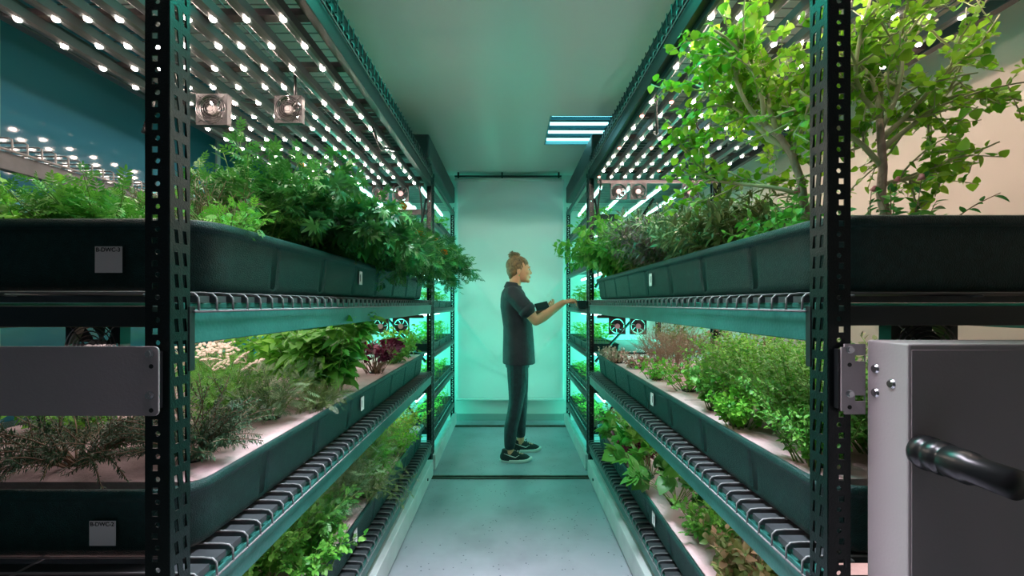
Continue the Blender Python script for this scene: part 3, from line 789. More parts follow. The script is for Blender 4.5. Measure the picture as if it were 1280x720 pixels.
# flower prototypes (meshes only)
def marigold_mesh():
    mb = MB(); rg = np.random.default_rng(3); T = grid_leaf(.32, 1, 3, wid, .2, .2); P = []; D = []; S = []; N = []
    for lay, (cnt, r, s_, el) in enumerate(((12, .004, .017, .15), (10, .003, .014, .6), (7, .002, .010, 1.2))):
        for k in range(cnt):
            a = 2*PI*k/cnt+lay*.3; P.append((0, 0, .002*lay)); D.append((math.cos(a), math.sin(a), el)); N.append((-math.cos(a)*.5, -math.sin(a)*.5, 1)); S.append(s_)
    mb.batch(T, np.array(P), frames(np.array(D), np.array(N, float), rg), np.array(S), np.full(len(P), .5))
    return mb.mesh('flower_head', M['orange'])
def umbel_mesh():
    mb = MB(); rg = random.Random(8)
    for k in range(34):
        r = .03*math.sqrt(rg.random()); a = rg.random()*2*PI
        mb.ell((r*math.cos(a), r*math.sin(a), .006-.006*(r/.03)**2+rg.uniform(0, .003)), (.0048, .0048, .003), 6, 4)
    for k in range(6):
        a = k*PI/3; mb.tube([(0, 0, -.02), (.02*math.cos(a), .02*math.sin(a), .0)], .0008, 3)
    return mb.mesh('flower_head', M['cream'])
def bell_mesh():
    mb = MB(); R = []
    for r_, z in ((.001, .006), (.005, .004), (.006, -.003), (.008, -.008)): R.append([(r_*math.cos(2*PI*j/8), r_*math.sin(2*PI*j/8), z) for j in range(8)])
    mb.rings(R); return mb.mesh('flower_head', M['petal_pink'], smooth=True)
MAR, UMB, BEL = marigold_mesh(), umbel_mesh(), bell_mesh()

zr = TUBS
# ---- left, upper trough
Z = zr[(-1, 2)]
plant('small bright leafy greens at the very left edge of the photo, upper trough', 'herb', (-1.20, 1.02, Z), 1, n=26, L0=.16, spread=1.3, leaf='ovate', lsize=.035, lmat='bright_green_leaf', per=14, base_r=.1)
plant('small bright greens just left of the left front post, upper trough', 'herb', (-.98, 1.00, Z), 2, n=26, L0=.13, spread=1.2, leaf='pinnate', lsize=.06, lmat='mid_green_leaf', per=12, base_r=.09)
plant('dry wispy brownish herb right behind the left front post, upper trough', 'herb', (-.80, 1.10, Z), 3, n=34, L0=.17, spread=.9, leaf='needle', lsize=.03, lmat='brown_wisp', smat='stemb', per=16, base_r=.05, sub=2)
plant('low green seedlings at the corner of the upper left trough', 'herb', (-.70, 1.02, Z), 4, n=16, L0=.10, spread=1.1, leaf='pinnate', lsize=.04, lmat='bright_green_leaf', per=8, base_r=.05)
plant('bushy dark marigold without blossom, nearest of the row in the upper left trough', 'flower', (-.84, 1.42, Z), 5, n=34, L0=.35, spread=.8, leaf='pinnate', lsize=.085, lmat='deep_green_leaf', per=18, base_r=.06, droop=.7, sub=1)
plant('dense marigold bush with finger-like leaves spilling over the upper left trough', 'flower', (-.76, 1.62, Z), 6, n=36, L0=.42, spread=.9, leaf='palmate', lsize=.085, lmat='dark_marigold_leaf', per=16, base_r=.07, droop=1.1, lean=(.25, 0, 0), sub=1)
plant('dark green marigold bush hanging over the trough rim, middle of the upper left row', 'flower', (-.74, 1.95, Z), 7, n=32, L0=.44, spread=.9, leaf='pinnate', lsize=.085, lmat='dark_marigold_leaf', per=18, base_r=.07, droop=1.5, lean=(.35, 0, 0), sub=1, flowers=(MAR, 3, 1.1, .2))
plant('large marigold bush with orange blossoms overhanging the aisle', 'flower', (-.72, 2.42, Z), 8, n=84, L0=.54, spread=.9, leaf='pinnate', lsize=.09, lmat='dark_marigold_leaf', per=22, base_r=.12, droop=2.3, lean=(.14, 0, 0.1), flat=(.9, 1.1, 1), sub=2, flowers=(MAR, 11, 1.6, .08))
for i, (x, y, h_) in enumerate(((-1.18, 1.40, .2), (-1.1, 1.75, .36), (-1.12, 2.2, .36), (-1.05, 2.7, .34))):
    plant(f'dark green bush in the back row of the upper left trough, {ORD[i]} from the camera', 'flower', (x, y, Z), 20+i, n=26, L0=h_, spread=.7, leaf='pinnate', lsize=.08, lmat='deep_green_leaf', per=16, base_r=.08, droop=.6)
# ---- left, middle trough
Z = zr[(-1, 1)]
plant('dark wiry rosemary-like herb behind the left front post, middle trough', 'herb', (-.76, 1.00, Z), 31, n=34, L0=.20, spread=1.2, leaf='needle_fat', lsize=.016, lmat='rosemary_leaf', smat='stemb', per=80, base_r=.03, droop=.9, sub=3)
plant('dark creeping thyme-like herb under the grey plate, middle left trough', 'herb', (-1.02, .98, Z), 32, n=36, L0=.22, spread=1.5, leaf='needle_fat', lsize=.016, lmat='rosemary_leaf', smat='stemb', per=80, base_r=.04, droop=1.0, sub=3)
plant('bright green leafy herb at the far left under the grey plate', 'herb', (-1.28, 1.20, Z), 33, n=24, L0=.2, spread=.9, leaf='ovate', lsize=.04, lmat='bright_green_leaf', per=14, base_r=.06, sub=1)
for i, (x, y, s_) in enumerate(((-.90, 1.30, 1), (-1.08, 1.50, 1.08), (-1.25, 1.75, 1.1))):
    plant(f'tall feathery yarrow with flat cream flower heads, middle left trough, {ORD[i]} from the camera', 'flower', (x, y, Z), 40+i, n=22, L0=.20*s_, spread=.6, leaf='feather', lsize=.085, lmat='mid_green_leaf', per=12, base_r=.04, droop=.25, sub=0, t0=.03, shrink=.6, flowers=(UMB, 5, 1.25, .1))
plant('grey-green feathery herb in front of the yarrow, middle left trough', 'herb', (-.78, 1.36, Z), 44, n=20, L0=.20, spread=.9, leaf='feather', lsize=.07, lmat='grey_green_leaf', per=12, base_r=.03, droop=.5)
plant('dark feathery tuft lying low on the pale raft beside the basil', 'herb', (-.70, 1.50, Z), 45, n=18, L0=.12, spread=1.5, leaf='feather', lsize=.05, lmat='olive_leaf', per=12, base_r=.03, droop=.9)
plant('tall bushy basil with broad glossy leaves, middle left trough', 'herb', (-.76, 1.72, Z), 46, n=30, L0=.36, spread=.5, leaf='ovate', lsize=.075, lmat='mid_green_leaf', per=16, base_r=.06, droop=.3, droopleaf=.35, sub=1)
plant('second broad-leaved basil standing behind the tall one', 'herb', (-.98, 1.95, Z), 47, n=26, L0=.36, spread=.55, leaf='ovate', lsize=.075, lmat='bright_green_leaf', per=14, base_r=.07, droop=.3, droopleaf=.3, sub=1)
plant('purple-leaved shamrock plant in the middle left trough', 'plant', (-.73, 2.24, Z), 48, n=40, L0=.20, spread=.8, leaf='trefoil', lsize=.055, lmat='purple_leaf', per=3, t0=.85, base_r=.05, droop=.5, smat='stemb', up=.2)
plant('light green parsley clump beside the purple plant', 'herb', (-.74, 2.62, Z), 49, n=34, L0=.19, spread=.9, leaf='curly', lsize=.045, lmat='mid_green_leaf', per=8, base_r=.06, droop=.4)
plant('bright green clump at the far end of the middle left trough', 'herb', (-.78, 2.92, Z), 50, n=30, L0=.22, spread=.7, leaf='ovate', lsize=.045, lmat='bright_green_leaf', per=9, base_r=.06)
for i, (x, y, k) in enumerate(((-1.30, 2.15, 'bright_green_leaf'), (-1.1, 2.4, 'mid_green_leaf'), (-1.15, 2.8, 'yellow_green_leaf'))):
    plant(f'leafy green herb in the back row of the middle left trough, {ORD[i]} from the camera', 'herb', (x, y, Z), 52+i, n=24, L0=.30, spread=.6, leaf='ovate', lsize=.06, lmat=k, per=11, base_r=.07)
# ---- left, lower trough
Z = zr[(-1, 0)]
plant('dense leafy tomato-like herb at the bottom left, lower trough', 'herb', (-.82, 1.33, Z), 60, n=30, L0=.26, spread=.7, leaf='curly', lsize=.048, lmat='mid_green_leaf', per=12, base_r=.06, sub=1)
plant('dark green pinnate herb near the bottom of the photo, lower left trough', 'herb', (-.74, 1.52, Z), 61, n=26, L0=.24, spread=.7, leaf='pinnate', lsize=.06, lmat='deep_green_leaf', per=14, base_r=.05, sub=1)
plant('tall airy dill with thread-like leaves, nearer of two in the lower left trough', 'herb', (-.73, 1.80, Z), 62, n=22, L0=.36, spread=.6, leaf='feather', lsize=.10, lmat='grey_green_leaf', per=14, base_r=.03, droop=.5, sub=1)
plant('tall airy dill with thread-like leaves, farther of two in the lower left trough', 'herb', (-.76, 2.06, Z), 63, n=24, L0=.34, spread=.6, leaf='feather', lsize=.10, lmat='mid_green_leaf', per=14, base_r=.04, droop=.5, sub=1)
plant('trailing olive herb hanging over the rim of the lower left trough', 'herb', (-.67, 1.95, Z), 64, n=16, L0=.22, spread=.8, leaf='feather', lsize=.05, lmat='olive_leaf', per=14, base_r=.03, droop=1.4, lean=(.3, 0, 0))
plant('lime-green mound of small leaves in the lower left trough', 'herb', (-.74, 2.50, Z), 65, n=54, L0=.20, spread=1.0, leaf='ovate_lo', lsize=.026, lmat='bright_green_leaf', per=16, base_r=.09, sub=1)
plant('lime-green mound of small leaves behind the first mound, lower left trough', 'herb', (-.76, 2.82, Z), 66, n=46, L0=.22, spread=.9, leaf='ovate_lo', lsize=.028, lmat='yellow_green_leaf', per=14, base_r=.09)
plant('young sprout with a dark net pot on the pale raft, lower left trough', 'herb', (-.70, 1.66, Z), 67, n=7, L0=.08, spread=.8, leaf='ovate', lsize=.022, lmat='mid_green_leaf', per=5, base_r=.01)
for i, (x, y) in enumerate(((-1.0, 1.7), (-1.05, 2.15), (-1.1, 2.6))):
    plant(f'small herb in the back row of the lower left trough, {ORD[i]} from the camera', 'herb', (x, y, Z), 68+i, n=20, L0=.24, spread=.7, leaf='curly', lsize=.045, lmat=('bright_green_leaf', 'mid_green_leaf', 'mid_green_leaf')[i], per=9, base_r=.05)
for i, (x, y, lf, ls, k, h_) in enumerate(((-.98, 1.52, 'curly', .055, 'mid_green_leaf', .22), (-.90, 1.95, 'curly', .05, 'bright_green_leaf', .2), (-.72, 2.24, 'feather', .08, 'olive_leaf', .26), (-.95, 2.4, 'curly', .05, 'yellow_green_leaf', .2), (-.98, 1.30, 'pinnate', .055, 'mid_green_leaf', .2), (-.66, 1.40, 'curly', .045, 'mid_green_leaf', .14))):
    plant(('curly green herb filling the lower left trough beyond the tomato-like herb', 'bright curly herb between the two dills and the back row, lower left', 'loose olive fennel beside the lime-green mound, lower left trough', 'yellow-green curly herb behind the lime-green mound, lower left trough', 'bright leafy herb deep in the lower left trough at the near end', 'small curly herb by the rim of the lower left trough')[i],
          'herb', (x, y, Z), 160+i, n=22, L0=h_, spread=.8, leaf=lf, lsize=ls, lmat=k, per=10, base_r=.06)
# ---- right, upper trough
Z = zr[(1, 2)]
plant('bushy bright basil mound overhanging the far end of the upper right trough', 'herb', (.78, 2.72, Z), 80, n=84, L0=.46, spread=1.0, leaf='ovate', lsize=.06, lmat='mid_green_leaf', per=22, base_r=.12, droop=1.1, lean=(-.08, 0, 0), droopleaf=.3, sub=1)
for i, (x, y, k, h_) in enumerate(((.80, 2.40, 'grey_green_leaf', .36), (.78, 2.08, 'purple_green_leaf', .33), (.79, 1.78, 'grey_green_leaf', .29), (.80, 1.50, 'olive_leaf', .24))):
    plant(('leafy sage with pale veins beside the basil mound, upper right trough', 'purple-tinged sage in the middle of the upper right trough', 'grey-green sage in the upper right trough, nearer than the purple-tinged one', 'green sage just left of the small tree, upper right trough')[i],
          'herb', (x, y, Z), 81+i, n=40, L0=h_, spread=.8, leaf='lance', lsize=.055, lmat=k, per=24, base_r=.09, droop=.6, sub=1, lean=(-.08, 0, 0))
for i, (x, y) in enumerate(((1.1, 2.8), (1.1, 2.35), (1.12, 1.9))):
    plant(f'tall green herb behind the sages, upper right trough, {ORD[i]} from the far end', 'herb', (x, y, Z), 90+i, n=30, L0=.36, spread=.6, leaf='lance', lsize=.08, lmat='mid_green_leaf', per=14, base_r=.08, droop=.4)
plant('low glossy shoots around the foot of the left small tree', 'herb', (.80, 1.22, Z), 94, n=22, L0=.16, spread=1.0, leaf='ovate', lsize=.035, lmat='mid_green_leaf', per=10, base_r=.08, flowers=(BEL, 4, 1, .05))
plant('twining shoots around the foot of the right small tree', 'herb', (1.0, 1.10, Z), 95, n=16, L0=.15, spread=1.2, leaf='ovate', lsize=.035, lmat='deep_green_leaf', per=8, base_r=.1, smat='stemb', flowers=(BEL, 3, 1, .04))

def tree(label, loc, seed, trunk, limbs, nleaf, lsize):
    """small tree: drawn trunk, limbs that fork twice, round leaves on the twigs"""
    rg = np.random.default_rng(seed); t = thing('small_tree', label, 'tree', loc)
    tb = MB(); n = len(trunk); tb.tube(trunk, [.013-.005*i/(n-1) for i in range(n)], 9); tb.build('trunk', M['bark'], t, smooth=True)
    br = MB(); P = []; D = []; N = []; S = []; lm = MB()
    for p, d, ln in limbs:
        C = stem_curve(rg, p, d, ln, .15, .22, 9); br.tube(C.tolist(), [.0075*(1-.6*i/8) for i in range(9)], 6)
        for k in range(9):
            j = 2+int(rg.integers(0, 6)); dd = (C[j+1]-C[j]); dd = dd/np.linalg.norm(dd)+rg.normal(0, .75, 3)
            C2 = stem_curve(rg, C[j], dd, ln*rg.uniform(.35, .6), .25, .25, 7); br.tube(C2.tolist(), [.0038*(1-.5*i/6) for i in range(7)], 4)
            tw = [C2]
            for q in range(4):
                j2 = int(rg.integers(1, 6)); dd = rg.normal(0, .7, 3)+(C2[j2+1]-C2[j2])/np.linalg.norm(C2[j2+1]-C2[j2])
                C3 = stem_curve(rg, C2[j2], dd, ln*rg.uniform(.15, .3), .3, .25, 5); br.tube(C3.tolist(), .0016, 3); tw.append(C3)
            for T_ in tw:
                m_ = len(T_)-1
                for i in range(nleaf):
                    u = .15+.85*(i+rg.random())/nleaf; f = min(u, .999)*m_; j3 = int(f); q_ = T_[j3]+(T_[j3+1]-T_[j3])*(f-j3)
                    d_ = rg.normal(0, 1, 3)+np.array([0, 0, .1]); P.append(q_); D.append(d_); N.append(np.array([0, 0, 1.])+rg.normal(0, .7, 3)); S.append(lsize*rg.uniform(.5, 1.25))
    P = np.array(P); D = np.array(D); N = np.array(N); S = np.array(S)
    keep = (P[:, 2]+loc[2] < 2.62)
    lm.batch(LT['round'], P[keep], frames(D[keep], N[keep], rg), S[keep], rg.random(int(keep.sum())))
    br.build('branches', M['twig'], t, smooth=True); lm.build('foliage', LM['lime_tree_leaf'], t, smooth=True, tint=True)
    return t
tree('small tree with round lime-green leaves and bent trunk, left of the right front post', (.86, 1.22, Z), 101,
     [(0, 0, 0), (.005, 0, .10), (.0, .01, .2), (-.02, .02, .28), (-.05, .03, .34), (-.08, .05, .38)],
     [((-.08, .05, .38), (-.5, .3, .8), .34), ((-.06, .03, .35), (-.1, .2, 1), .36), ((-.02, .02, .28), (.1, .3, 1), .38), ((0, .01, .16), (-.9, .5, .55), .36), ((-.03, .02, .3), (-.3, .8, .7), .36), ((-.08, .05, .38), (-.3, -.2, 1), .34), ((-.02, .02, .28), (.35, -.1, 1), .34), ((-.02, .02, .28), (-.5, .6, 1), .42)], 7, .027)
tree('small tree with round green leaves and forked pale trunk, right of the right front post', (1.015, 1.10, Z), 102,
     [(0, 0, 0), (-.02, 0, .06), (-.035, 0, .13), (-.03, .0, .20), (-.035, 0, .27), (-.03, .01, .33)],
     [((-.03, .01, .33), (.05, .1, 1), .34), ((-.03, 0, .2), (-.6, .1, .8), .30), ((-.035, 0, .27), (.7, .2, .7), .34), ((-.03, .01, .3), (.4, -.2, 1), .32), ((-.035, 0, .15), (.9, .3, .35), .30), ((-.03, .01, .33), (-.3, .3, 1), .34), ((-.035, 0, .24), (.9, .1, .9), .36), ((-.03, .01, .33), (.35, .3, 1), .40)], 5, .026)
# ---- right, middle trough
Z = zr[(1, 1)]
for i, (x, y) in enumerate(((.70, 2.86), (.68, 2.62), (.74, 2.42))):
    plant(f'small pink-tipped succulent tuft in the middle right trough, {ORD[i]} from the far end', 'plant', (x, y, Z), 110+i, n=20, L0=.09, spread=1.0, leaf='round_lo', lsize=.028, lmat='pink_tip_leaf', per=6, base_r=.05, smat='stemb')
plant('wispy brown twiggy herb in the middle right trough, nearer of two', 'herb', (.90, 2.25, Z), 115, n=44, L0=.27, spread=.9, leaf='needle', lsize=.02, lmat='brown_wisp', smat='stemb', per=16, base_r=.06, sub=4, stem_r=.0015)
plant('wispy brown twiggy herb in the middle right trough, farther of two', 'herb', (.92, 2.6, Z), 116, n=40, L0=.27, spread=.9, leaf='needle', lsize=.02, lmat='brown_wisp', smat='stemb', per=16, base_r=.06, sub=4, stem_r=.0015)
plant('small bright mint with round leaves in the middle right trough, by the rim', 'herb', (.72, 2.05, Z), 117, n=18, L0=.12, spread=1.1, leaf='round', lsize=.024, lmat='bright_green_leaf', per=7, base_r=.05)
plant('loose mint clump with round leaves, middle right trough', 'herb', (.76, 1.78, Z), 118, n=22, L0=.19, spread=1.0, leaf='round', lsize=.024, lmat='bright_green_leaf', per=9, base_r=.05, sub=1)
plant('upright green mint by the rim of the middle right trough', 'herb', (.72, 1.46, Z), 119, n=22, L0=.20, spread=.6, leaf='round', lsize=.024, lmat='mid_green_leaf', per=12, base_r=.03, sub=1)
plant('large bright oregano bush, middle right trough, next to the front post', 'herb', (.86, 1.30, Z), 120, n=52, L0=.28, spread=.9, leaf='round_lo', lsize=.017, lmat='mid_green_leaf', per=30, base_r=.08, sub=4)
plant('tall oregano bush behind the loose mint, middle right trough', 'herb', (.98, 1.65, Z), 121, n=52, L0=.30, spread=.8, leaf='round_lo', lsize=.018, lmat='bright_green_leaf', per=20, base_r=.08, sub=2)
plant('marjoram bush leaning over the raft directly left of the front post', 'herb', (.80, 1.08, Z), 122, n=30, L0=.25, spread=.8, leaf='ovate', lsize=.016, lmat='mid_green_leaf', per=34, base_r=.04, sub=3)
plant('green oregano behind the slotted post and bracket, middle right trough', 'herb', (.93, 1.02, Z), 123, n=50, L0=.28, spread=.9, leaf='round_lo', lsize=.017, lmat='mid_green_leaf', per=20, base_r=.06, sub=2)
for i, (x, y) in enumerate(((1.25, 1.35), (1.25, 1.8), (1.2, 2.2), (1.15, 2.85))):
    plant(f'pale green herb in the back row of the middle right trough, {ORD[i]} from the camera', 'herb', (x, y, Z), 124+i, n=26, L0=.28, spread=.8, leaf='ovate_lo', lsize=.035, lmat=('olive_leaf', 'mid_green_leaf', 'brown_wisp', 'olive_leaf')[i], per=16, base_r=.08, sub=1)
for i, (x, y, k, lf, ls) in enumerate(((.70, 1.28, 'bright_green_leaf', 'round', .020), (1.05, 2.0, 'mid_green_leaf', 'ovate', .02), (1.1, 1.15, 'bright_green_leaf', 'ovate', .02), (.72, .97, 'mid_green_leaf', 'ovate', .018))):
    plant(('small bright mint by the rim between upright mint and marjoram bush', 'tall green oregano between the wispy brown herbs and the loose mint', 'bright oregano in the deep part of the middle right trough beside the enclosure', 'small-leaved herb at the rounded near corner of the middle right trough')[i],
          'herb', (x, y, Z), 170+i, n=26, L0=(.16, .27, .28, .17)[i], spread=.8, leaf=lf, lsize=ls, lmat=k, per=16, base_r=.05, sub=1)
# ---- right, lower trough
Z = zr[(1, 0)]
plant('reddish-green small-leaved plant at the far end of the lower right trough', 'plant', (.76, 2.88, Z), 130, n=34, L0=.22, spread=.8, leaf='ovate_lo', lsize=.03, lmat='red_green_leaf', per=14, base_r=.07)
plant('yellow-green broad-leaved plant near the far end of the lower right trough', 'plant', (.72, 2.62, Z), 131, n=18, L0=.20, spread=1.0, leaf='lobed', lsize=.085, lmat='mid_green_leaf', per=4, t0=.6, base_r=.04, droop=.5)
plant('dark purple basil by the rim of the lower right trough', 'herb', (.70, 2.36, Z), 132, n=24, L0=.18, spread=.9, leaf='ovate', lsize=.05, lmat='purple_leaf', per=9, base_r=.04, smat='stemb', droop=.4)
plant('plant with large round lobed leaves leaning to the aisle, farther of two, lower right trough', 'plant', (.72, 2.16, Z), 133, n=15, L0=.26, spread=.9, leaf='lobed', lsize=.105, lmat='mid_green_leaf', per=3, t0=.75, base_r=.03, droop=.6, lean=(-.15, 0, 0))
plant('plant with large round lobed leaves leaning to the aisle, nearer of two, lower right trough', 'plant', (.74, 1.86, Z), 134, n=15, L0=.24, spread=1.0, leaf='lobed', lsize=.105, lmat='deep_green_leaf', per=3, t0=.75, base_r=.03, droop=.6, lean=(-.12, 0, 0))
plant('pale herb of small leaves behind the large lobed leaves, lower right trough', 'herb', (.95, 2.1, Z), 135, n=30, L0=.24, spread=.8, leaf='curly', lsize=.045, lmat='olive_leaf', per=9, base_r=.06)
plant('curly green parsley in the lower right trough', 'herb', (.78, 1.60, Z), 136, n=34, L0=.17, spread=1.0, leaf='curly', lsize=.045, lmat='mid_green_leaf', per=9, base_r=.05)
plant('reddish-green salad herb at the bottom of the photo, lower right trough', 'herb', (.80, 1.36, Z), 137, n=34, L0=.17, spread=1.1, leaf='ovate', lsize=.04, lmat='red_green_leaf', per=11, base_r=.07)
plant('dark green leafy herb beside the reddish salad, lower right trough', 'herb', (.98, 1.5, Z), 138, n=30, L0=.22, spread=.9, leaf='curly', lsize=.045, lmat='deep_green_leaf', per=10, base_r=.07)
plant('grey-green herb right beneath the middle trough, lower right trough', 'herb', (.98, 1.78, Z), 139, n=26, L0=.24, spread=.8, leaf='curly', lsize=.05, lmat='grey_green_leaf', per=9, base_r=.06)

# ---- seedling trays in the far racks
def clump_mesh(seed, h, leaf, ls, cnt):
    rg = np.random.default_rng(seed); lm = MB(); P = []; D = []; N = []; S = []; 
    for i in range(cnt):
        x, y = rg.uniform(-.10, .10), rg.uniform(-.14, .14); z = rg.uniform(.2, 1)*h; a = rg.random()*6.3
        P.append((x, y, z)); D.append((math.cos(a), math.sin(a), .5)); N.append((rg.normal(0, .3), rg.normal(0, .3), 1)); S.append(ls*rg.uniform(.6, 1.2))
    lm.batch(LT[leaf], np.array(P), frames(np.array(D), np.array(N), rg), np.array(S), rg.random(cnt))
    sm = MB()
    for p in P[::3]: sm.tube([(p[0], p[1], 0), tuple(p)], .001, 3)
    return lm.mesh('leaves', LM['bright_green_leaf'], smooth=True, tint=True), sm.mesh('stems', M['stemg'])
CL = [clump_mesh(200+i, h_, lf, ls, c) for i, (h_, lf, ls, c) in enumerate(((.09, 'ovate_lo', .035, 150), (.13, 'lance_lo', .06, 140), (.07, 'round_lo', .025, 180), (.16, 'ovate_lo', .05, 130)))]
def tray_mesh():
    mb = MB(); a, b, h_ = .125, .18, .06
    R = [[(x*k, y*k2, z) for x, y in ((-a, -b), (a, -b), (a, b), (-a, b))] for k, k2, z in ((.9, .93, 0), (.97, .98, h_-.004), (1, 1, h_-.004), (1, 1, h_), (.95, .965, h_), (.88, .92, .02))]
    mb.rings(R); 
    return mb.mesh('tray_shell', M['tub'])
def soil_mesh():
    mb = MB(); mb.box((-.108, -.158, .021), (.108, .158, .05)); return mb.mesh('tray_soil', mat('dark_soil', (.05, .035, .02), rough=.9, bump=.8, bscale=80))
TM, SM_ = tray_mesh(), soil_mesh(); rg_ = random.Random(77)
pos = ['nearest', 'middle', 'farthest']
for s, side in ((-1, 'left'), (1, 'right')):
    for li, z in enumerate(LV[:-1]):
        for q in range(3):
            x = s*.745; y = 3.50+q*.375
            if s > 0 and li == 3 and q == 0: x = .655; y = 3.49
            if s < 0 and li == 5 and q == 0: continue
            zz = z+.001
            t = thing('seedling_tray', f'{pos[q]} black tray on shelf {ORD[li]} from the floor, far {side} rack' + (', touched by the person' if s > 0 and li == 3 and q == 0 else ''), 'tray', (x, y, zz), 'seedling trays in the far racks')
            o = bpy.data.objects.new('tray_shell', TM); COL.objects.link(o); o.parent = t
            o = bpy.data.objects.new('tray_soil', SM_); COL.objects.link(o); o.parent = t
            c = CL[rg_.randrange(4)]
            t2 = thing('seedlings', f'green seedlings in the {pos[q]} tray of shelf {ORD[li]} from the floor, far {side} rack', 'seedlings', (x, y, zz+.051), 'seedlings in the far racks')
            o = bpy.data.objects.new('leaves', c[0]); COL.objects.link(o); o.parent = t2
            o = bpy.data.objects.new('stems', c[1]); COL.objects.link(o); o.parent = t2
# ------------------------------------------------------------------ person
PX, PY = .068, 3.54
person = thing('person', 'person with hair bun, charcoal shirt and dark jeans standing in the aisle, reaching right', 'person', (PX, PY, 0))
def loft(mb, rings, n=28):
    """rings: (cx, cy, cz, rx, ry[, tiltx, sup])"""
    R = []
    for q in rings:
        cx, cy, cz, rx, ry = q[:5]; tl = q[5] if len(q) > 5 else 0
        L_ = []
        for j in range(n):
            t = 2*PI*j/n; c, s_ = math.cos(t), math.sin(t)
            x = rx*abs(c)**.85*(1 if c > 0 else -1); y = ry*abs(s_)**.85*(1 if s_ > 0 else -1)
            L_.append((cx+x, cy+y, cz+x*tl))
        R.append(L_)
    mb.rings(R)
def fuse(mb, name, m, parent, vox=.004, smooth=4, sub=None):
    o = mb.build(name, m, None, smooth=True)
    r = o.modifiers.new('r', 'REMESH'); r.mode = 'VOXEL'; r.voxel_size = vox; r.use_smooth_shade = True
    s_ = o.modifiers.new('s', 'SMOOTH'); s_.iterations = smooth; s_.factor = .5
    dg = bpy.context.evaluated_depsgraph_get(); dg.update()
    me = bpy.data.meshes.new_from_object(o.evaluated_get(dg)); me.name = name
    nm = o.name; bpy.data.objects.remove(o)
    me.materials.clear(); me.materials.append(m if not isinstance(m, (list, tuple)) else m[0])
    me.polygons.foreach_set('use_smooth', [True]*len(me.polygons))
    o = bpy.data.objects.new(name, me); COL.objects.link(o); o.parent = parent
    return o
def limb(mb, pts, rs, n=16):
    # dense, smoothly interpolated
    P = [Vector(p) for p in pts]; Q = []; RR = []
    for i in range(len(P)-1):
        a, b, c, d = P[max(i-1, 0)], P[i], P[i+1], P[min(i+2, len(P)-1)]
        for j in range(5):
            t = j/5; Q.append(.5*((2*b)+(c-a)*t+(2*a-5*b+4*c-d)*t*t+(3*b-a-3*c+d)*t**3)); RR.append(rs[i]+(rs[i+1]-rs[i])*t)
    Q.append(P[-1]); RR.append(rs[-1])
    mb.tube(Q, RR, n)
    mb.ell(tuple(P[0]), (rs[0],)*3, 14, 8); mb.ell(tuple(P[-1]), (rs[-1],)*3, 14, 8)
def hand(mb, W, f, nrm, side, curl, thumbdir=1):
    """W wrist, f forward, nrm palm-facing direction, side towards the thumb"""
    W = Vector(W); f = Vector(f).normalized(); nrm = Vector(nrm); nrm = (nrm-f*nrm.dot(f)).normalized(); s_ = f.cross(nrm)
    if s_.dot(Vector(side)) < 0: s_ = -s_
    # palm as a flattened loft
    R = []
    for u, wd, th in ((-.01, .023, .019), (.01, .027, .018), (.035, .036, .016), (.06, .040, .014), (.08, .039, .012), (.086, .034, .009)):
        R.append([tuple(W+f*u+s_*(wd*math.cos(2*PI*j/16))+nrm*(th*math.sin(2*PI*j/16))) for j in range(16)])
    mb.rings(R)
    for k, (off, L_) in enumerate(((.030, .072), (.010, .080), (-.010, .074), (-.029, .058))):
        p = W+f*.076+s_*off; d = (f+s_*off*1.2).normalized(); ang = 0; pts = [p-f*.02, p]; rr = [.0088, .0090]
        for seg, fr in enumerate((.45, .30, .25)):
            ang = curl*(.75, 1.0, .8)[seg]*(1+.12*k)
            d = (Matrix.Rotation(0, 3, 'X') @ d); d = (d*math.cos(ang)+nrm*math.sin(ang)).normalized() if seg == 0 else (d*math.cos(ang)+(nrm-d*nrm.dot(d)).normalized()*math.sin(ang)).normalized()
            p = p+d*L_*fr; pts.append(p); rr.append((.0084, .0078, .0066)[seg])
        mb.tube(pts, rr, 10); mb.ell(tuple(pts[-1]), (.0066,)*3, 8, 6)
        for q in pts[1:-1]: mb.ell(tuple(q), (.0086,)*3, 8, 6)
    p = W+f*.022+s_*.022; d = (f*.7+s_*.6+nrm*.45).normalized(); pts = [p, p+d*.032]; d = (f*.85+s_*.2+nrm*.5).normalized(); pts.append(pts[-1]+d*.028); d = (f*.9-s_*.1+nrm*.45).normalized(); pts.append(pts[-1]+d*.024)
    mb.tube(pts, [.0125, .0105, .0095, .0072], 10); mb.ell(tuple(pts[-1]), (.0072,)*3, 8, 6); mb.ell(tuple(pts[1]), (.0105,)*3, 8, 6)

body = MB()
hx, hy, hz = .008, -.01, 1.583          # head centre
# head: cranium, face, jaw, chin, nose, brow, lips, ear
body.ell((hx-.012, hy, hz+.022), (.094, .074, .086), 24, 18)
body.ell((hx+.026, hy, hz-.018), (.066, .060, .088), 24, 18)
body.ell((hx+.046, hy, hz-.074), (.038, .040, .034), 18, 12)
body.ell((hx+.074, hy, hz-.096), (.017, .020, .015), 14, 10)
for sgn in (-1, 1):
    body.ell((hx+.062, hy+sgn*.032, hz-.028), (.026, .022, .022), 14, 10)      # cheek
    body.ell((hx+.079, hy+sgn*.026, hz+.018), (.014, .022, .008), 14, 8)       # brow
    body.ell((hx-.006, hy+sgn*.074, hz-.016), (.016, .007, .030), 14, 10, Matrix.Rotation(.2, 3, 'Y'))  # ear
body.tube([(hx+.082, hy, hz+.012), (hx+.089, hy, hz-.008), (hx+.099, hy, hz-.028), (hx+.094, hy, hz-.037)], [.008, .009, .011, .009], 10)
body.ell((hx+.092, hy-.009, hz-.034), (.010, .007, .007), 10, 8); body.ell((hx+.092, hy+.009, hz-.034), (.010, .007, .007), 10, 8)
